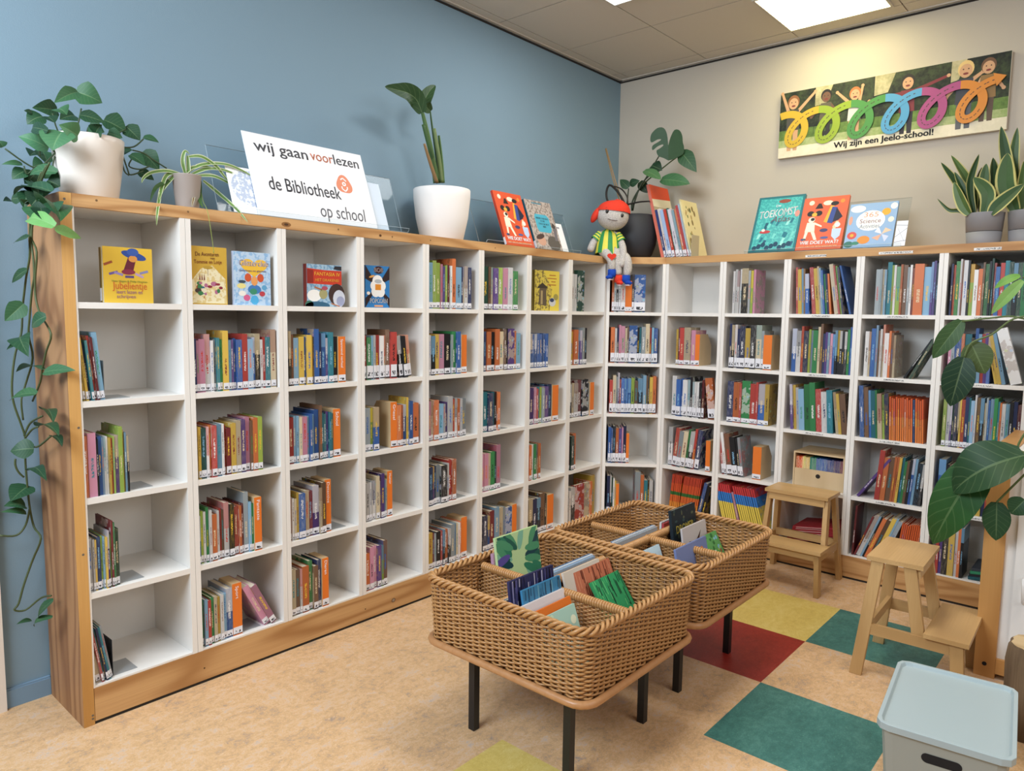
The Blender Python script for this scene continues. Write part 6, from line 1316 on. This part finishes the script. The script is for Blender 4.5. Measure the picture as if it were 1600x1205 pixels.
for i, p in enumerate(MD['stems']):
    P = smooth_path(p, 5); m.tube(P, [(.0085 if i == 4 else .0065) * (1 - .4 * k / len(P)) for k in range(len(P))], 6, hx(('35402C', '55633F', '33402B', '333A2A', '2A231E', '3B322A')[i]))
child(t, m, 'stems', M_STEM)
m = MB()
for p in MD['sticks']: m.tube(p, .0042, 6, hx('A5855C'))
child(t, m, 'bamboo_sticks', M_STEM)
# two snake plants
for loc, data, lab in (((-0.235, -2.372, ZP + .0005), [([(-0.3,-2.314,1.996),(-0.3,-2.282,2.049),(-0.3,-2.235,2.165)],0.055),([(-0.22,-2.316,2.004),(-0.22,-2.297,2.136),(-0.22,-2.198,2.316)],0.052),([(-0.18,-2.299,2.013),(-0.18,-2.245,2.146),(-0.18,-2.145,2.293)],0.035),([(-0.28,-2.296,1.999),(-0.28,-2.261,2.019),(-0.28,-2.217,2.028),(-0.28,-2.16,2.09)],0.021),([(-0.26,-2.327,2.005),(-0.26,-2.298,2.152),(-0.26,-2.33,2.298)],0.035),([(-0.3,-2.377,1.996),(-0.3,-2.385,2.094),(-0.3,-2.32,2.178)],0.063),([(-0.22,-2.374,2.005),(-0.22,-2.355,2.152),(-0.22,-2.358,2.254)],0.049),([(-0.2,-2.386,2.007),(-0.2,-2.391,2.151),(-0.2,-2.382,2.284)],0.058),([(-0.31,-2.407,1.987),(-0.31,-2.442,2.033),(-0.31,-2.535,2.121)],0.063),([(-0.24,-2.387,1.997),(-0.24,-2.402,2.067),(-0.24,-2.438,2.222)],0.035),([(-0.18,-2.338,2.018),(-0.18,-2.319,2.161),(-0.18,-2.333,2.244)],0.029),([(-0.24,-2.314,2.008),(-0.24,-2.272,2.124),(-0.24,-2.223,2.225)],0.035),([(-0.2,-2.4,2.005),(-0.2,-2.423,2.098),(-0.2,-2.427,2.18)],0.04)], 'yellow-edged snake plant in a grey pot, fully visible beside the taller one'), ((-0.225, -2.553, ZP + .0005), [([(-0.26,-2.502,2.002),(-0.26,-2.456,2.136),(-0.26,-2.451,2.288)],0.081),([(-0.2,-2.503,2.014),(-0.2,-2.447,2.233),(-0.2,-2.406,2.435)],0.052),([(-0.18,-2.505,2.016),(-0.18,-2.468,2.233),(-0.18,-2.473,2.423)],0.046),([(-0.22,-2.515,2.005),(-0.22,-2.517,2.113),(-0.22,-2.519,2.253)],0.052),([(-0.15,-2.492,2.017),(-0.15,-2.485,2.126),(-0.15,-2.484,2.231)],0.035)], 'taller snake plant in a grey pot cut off by the right edge of the picture')):
    t = thing('snake_plant', lab, 'plant', loc, 0, 'snake plants on the plank')
    pot(t, [(.0001, 0), (.072, 0), (.0745, .005), (.0795, .066)], '8B8B8E', .6); m = MB(); m.lathe([(.0795, .0685), (.086, .158), (.087, .161), (.083, .161), (.079, .12)], 48); m.build('pot_top', plain('grey_pot', hx('8E8E91'), .6), t, smooth=True)
    m = MB(); m.lathe([(.078, .0655), (.078, .069)], 40); m.build('groove', M_HOLE, t); soil(t, .0785, .14)
    m = MB()
    for i, (p, w) in enumerate(data):
        P = smooth_path(p, 7); n_ = len(P); yaw = random.uniform(-.7, .7)
        def sd(k, P=P, n_=n_, yaw=yaw):
            d = (P[min(k + 1, n_ - 1)] - P[max(k - 1, 0)]).normalized(); v = Matrix.Rotation(yaw, 3, 'Z') @ (CAMP - P[k]).normalized(); s_ = d.cross(v).normalized(); return s_, s_.cross(d).normalized()
        m.strip(P, lambda u, w=w: w / 2 * (min(1, .55 + 1.1 * u) if u < .5 else max(0.0, 1 - ((u - .5) / .5) ** 2.2)) * 1.1, sd, hx(random.choice(['3F5A38', '4A6640', '34502F', '56713F'])), hx('C9C27A'), .35, .22)
    child(t, m, 'leaves', M_STRIPE)
# the large-leaved plant standing on the white cabinet, mostly outside the frame
t = thing('leafy_plant', 'large-leaved plant hanging in from the right edge over the white cabinet', 'plant', (-0.78, -3.02, 0.9435))
pot(t, [(.0001, 0), (.10, 0), (.13, .2), (.128, .205), (.12, .19)], 'D9D4CC', .5); soil(t, .121, .18)
m = MB(); rnd = random.Random(31)
FD = [(-0.9,-2.417,1.458,-0.9,-2.313,1.284,0.088),(-1.0,-2.453,1.3,-1.0,-2.414,1.083,0.126),(-0.95,-2.467,1.36,-0.95,-2.527,1.231,0.122),(-0.95,-2.624,1.648,-0.95,-2.537,1.596,0.044),(-0.98,-2.637,1.627,-0.98,-2.536,1.487,0.048),(-1.28,-2.603,0.935,-1.28,-2.436,0.533,0.175),(-1.33,-2.728,0.955,-1.33,-2.502,0.771,0.203),(-1.3,-2.648,0.754,-1.3,-2.655,0.601,0.096),(-1.32,-2.739,0.784,-1.32,-2.698,0.721,0.08)]
for i, q in enumerate(FD):
    m.leaf(q[:3], q[3:6], q[6], nrm_at(q[:3], (.2, .1, .0, .9, .5, .5, .8, .0, .1)[i], 0), hx(('3E5A34', '1F3A28', '4A5A30', '6FA048', '7FA85A', '2E5A2C', '28472A', '2A4A2C', '2A4A2C')[i]), None, 'oval', (.05, .05, .03, .1, .05, .12, .16, .03, .05)[i], (.2, .15, .1, .2, .3, .2, .3, .12, .15)[i], 12)
q = FD[4]; b, tp = Vector(q[:3]), Vector(q[3:6])
child(t, m, 'leaves', M_LEAF)
m = MB()
for p in [[(-0.92,-2.69,1.455),(-0.92,-2.607,1.478),(-0.92,-2.533,1.472),(-0.92,-2.421,1.455)],[(-0.97,-2.693,1.484),(-0.97,-2.614,1.468),(-0.97,-2.544,1.403),(-0.97,-2.47,1.361),(-0.97,-2.448,1.299)],[(-0.96,-2.68,1.656),(-0.96,-2.634,1.638)],[(-1.25,-2.747,1.091),(-1.25,-2.708,1.014),(-1.25,-2.696,0.967),(-1.25,-2.72,0.952)],[(-0.97,-2.684,1.617),(-0.97,-2.644,1.623)],[(-1.29,-2.76,0.954),(-1.29,-2.687,0.953),(-1.29,-2.604,0.936)],[(-1.31,-2.751,0.91),(-1.31,-2.697,0.829),(-1.31,-2.649,0.756)]]:
    P = smooth_path(p + [], 5); m.tube(P, .0045, 6, hx('5A6A3E'))
for p in [[(-0.92,-2.69,1.455),(-0.92,-2.607,1.478),(-0.92,-2.533,1.472),(-0.92,-2.421,1.455)],[(-0.97,-2.693,1.484),(-0.97,-2.614,1.468),(-0.97,-2.544,1.403),(-0.97,-2.47,1.361),(-0.97,-2.448,1.299)],[(-0.96,-2.68,1.656),(-0.96,-2.634,1.638)],[(-1.25,-2.747,1.091),(-1.25,-2.708,1.014),(-1.25,-2.696,0.967),(-1.25,-2.72,0.952)],[(-0.97,-2.684,1.617),(-0.97,-2.644,1.623)],[(-1.29,-2.76,0.954),(-1.29,-2.687,0.953),(-1.29,-2.604,0.936)],[(-1.31,-2.751,0.91),(-1.31,-2.697,0.829),(-1.31,-2.649,0.756)]]: m.tube(smooth_path([(-0.78, -3.02, 1.12), tuple((Vector((-0.78, -3.02, 1.30)) + Vector(p[0])) / 2), p[0]], 5), .006, 6, hx('5A6A3E'))
child(t, m, 'stems', M_STEM)

# ---------------------------------------------------------------- the rag doll on the edge of the corner plank
t = thing('rag_doll', 'grey knitted rag doll in a red cap and striped shirt sitting on the corner plank', 'doll', (0, 0, 0))
AX = Vector((CDIR.x, CDIR.y, 0)).normalized(); IN = Vector((-AX.y, AX.x, 0)); OO = Vector((X8, -DL, 0)) - AX * 0.045 - IN * 0.02; DS = 1.17
def D(px, py, out=0.0):      # px, py in metres: right along the corner edge, up from the plank top; out = towards the room
    return OO + AX * px * DS - IN * out * DS + Vector((0, 0, ZP + py * DS))
bm = bmesh.new(); sk = bm.verts.layers.skin.verify(); vs = {}
def node(k, p, r, par=None):
    v = bm.verts.new(p); v[sk].radius = (r * DS, r * DS); vs[k] = v
    if par: bm.edges.new((vs[par], v))
    return v
r_ = node('pelvis', D(.045, .035, -.02), .046); r_[sk].use_root = True
node('chest', D(.040, .105, -.025), .044, 'pelvis'); node('neck', D(.045, .143, -.02), .022, 'chest')
node('la', D(-.005, .125, -.02), .020, 'chest'); node('lb', D(-.045, .075, -.01), .021, 'la'); node('lc', D(-.062, .025, .004), .022, 'lb')
node('ra', D(.092, .118, -.02), .020, 'chest'); node('rb', D(.118, .06, .01), .021, 'ra'); node('rc', D(.124, .0, .03), .021, 'rb'); node('rd', D(.104, -.062, .045), .022, 'rc')
node('l1', D(.012, .026, .005), .029, 'pelvis'); node('l2', D(.040, .004, .045), .026, 'l1'); node('l3', D(.057, -.030, .050), .024, 'l2'); node('l4', D(.060, -.080, .045), .021, 'l3')
node('r1', D(.075, .022, .005), .028, 'pelvis'); node('r2', D(.086, -.004, .034), .026, 'r1'); node('r3', D(.092, -.06, .034), .024, 'r2'); node('r4', D(.097, -.105, .036), .021, 'r3')
node('x1', D(.120, .018, .0), .026, 'pelvis'); node('x2', D(.144, -.012, .033), .026, 'x1'); node('x3', D(.148, -.07, .04), .026, 'x2'); node('x4', D(.140, -.115, .04), .021, 'x3')
me = bpy.data.meshes.new('body'); bm.to_mesh(me); bm.free(); me.materials.append(M_KNIT)
o = bpy.data.objects.new('body', me); COL.objects.link(o); o.parent = t
md = o.modifiers.new('skin', 'SKIN'); md.use_smooth_shade = True; md = o.modifiers.new('sub', 'SUBSURF'); md.levels = 2; md.render_levels = 2
HC = D(.060, .222, .010); HM = 1.24 * Matrix.Rotation(CANG, 3, 'Z') @ Matrix.Rotation(R(10), 3, 'Y')
m = MB(); m.ball(HC, .083, .068, .074, n=28, m=18, M=HM); hd = m.build('head', M_KNIT, t, smooth=True)
m = MB(); V = []; n_ = 28
for i in range(9):
    a = math.pi / 2 * i / 8
    for k in range(n_):
        w = 2 * math.pi * k / n_; V.append(HC + HM @ Vector((.0865 * math.cos(a) * math.cos(w), .0715 * math.cos(a) * math.sin(w) , .018 + .064 * math.sin(a) + .006 * math.cos(w))))
m.idx([(i * n_ + k, i * n_ + (k + 1) % n_, (i + 1) * n_ + (k + 1) % n_, (i + 1) * n_ + k) for i in range(8) for k in range(n_)], V)
cap = m.build('cap', M_REDF, t, smooth=True); cap['label'] = 'red felt cap'
m = MB(); m.ball(HC + HM @ Vector((-.088, .0, -.012)), .018, .030, .044, n=16, m=10, M=HM @ Matrix.Rotation(R(18), 3, 'Y')); m.build('cap_peak', M_REDF, cap, smooth=True)
m = MB()
for x, z in ((-.036, .008), (.043, .002)): m.ball(HC + HM @ Vector((x, -.0625 + .004 * (x > .04), z)), .0085, .005, .0105, hx('17140F'), 12, 8, M=HM)
m.build('eyes', M_GLOSSY, hd, smooth=True)
m = MB(); m.tube([HC + HM @ Vector((.03 * math.sin(u), -.0675 + .007 * u * u, -.022 - .010 * math.cos(u))) for u in [-.95 + .19 * k for k in range(11)]], .002, 5, hx('4A3A34'))
for x, z in ((-.036, .026), (.045, .020)): m.tube([HC + HM @ Vector((x + dx, -.061, z + (.003 if dx == 0 else 0))) for dx in (-.009, 0, .009)], .001, 5, hx('4A3A34'))
m.build('smile', M_FLAT, hd)
# shirt: a loose striped tube with two short sleeves
m = MB(); rings = [(.020, .036, .034, .150), (.060, .050, .145), (.0, 0, 0)]
prof = [(.026, .146), (.046, .132), (.056, .105), (.062, .070), (.068, .040), (.072, .016)]
n_ = 30
for i in range(len(prof) - 1):
    for k in range(n_):
        q = []
        for (r, z), kk in ((prof[i], k), (prof[i], k + 1), (prof[i + 1], k + 1), (prof[i + 1], k)):
            w = 2 * math.pi * kk / n_; rr = r * (1 + .03 * math.sin(3 * w + z * 40)); q.append(D(.042 + rr * 1.05 * math.cos(w) + .03 * (z - .08) * .3, z + .005 * math.sin(w * 2), -.020 - rr * .82 * math.sin(w) * -1 * -1))
        m.face(q, hx('2F8A4A') if (k // 2) % 2 else hx('DCD24A'))
for nodes in (((-.002, .128, -.02), (-.033, .092, -.013)), ((.088, .124, -.02), (.112, .083, -.004))):
    a, b_ = D(*nodes[0]), D(*nodes[1])
    for k in range(6):
        u0, u1 = k / 6, (k + 1) / 6; m.tube([a.lerp(b_, u0), a.lerp(b_, u1)], [.026 + .005 * u0, .026 + .005 * u1], 14, hx('2F8A4A') if k % 2 else hx('DCD24A'), cap=False)
sh = m.build('shirt', M_FLAT, t, smooth=True); sh['label'] = 'green and yellow striped shirt'
def boot(p, toe, mt, name):
    m = MB(); m.tube([p + Vector((0, 0, .010)), p + Vector((0, 0, -.018)), p + Vector((0, 0, -.036))], [.0265, .027, .0255], 14)
    m.ball(p + Vector((0, 0, -.036)) + toe * .5, .022, .022, .015, n=14, m=8); m.ball(p + Vector((0, 0, -.040)) + toe, .017, .017, .012, n=14, m=8)
    b = m.build(name, mt, t, smooth=True)
    m = MB(); m.tube([p + Vector((0, 0, -.052)) - toe * .2, p + Vector((0, 0, -.053)) + toe * 1.1], .0115, 8, hx('E9DADF'), flat=.45); m.build('sole', M_FLAT, b, smooth=True)
boot(D(.060, -.082, .046), -AX * .024 - IN * .02, M_BLUEF, 'boot'); boot(D(.138, -.112, .042), AX * .022 - IN * .024, M_BLUEF, 'boot'); b = boot(D(.098, -.112, .037), AX * .012 - IN * .024, M_REDF, 'boot')
m = MB(); c = D(.056, -.004, .0755); q = []
for k in range(30):
    a = 2 * math.pi * k / 30; q.append(c + AX * (.0018 * 16 * math.sin(a) ** 3) + Vector((0, 0, .0016 * (13 * math.cos(a) - 5 * math.cos(2 * a) - 2 * math.cos(3 * a) - math.cos(4 * a)))) + IN * (.35 * abs(.0018 * 16 * math.sin(a) ** 3)))
m.face(q); m.face([p + IN * .006 for p in q][::-1]); hp = m.build('heart_patch', M_REDF, t); hp['label'] = 'red heart patch on the knee'
bpy.context.view_layer.update()
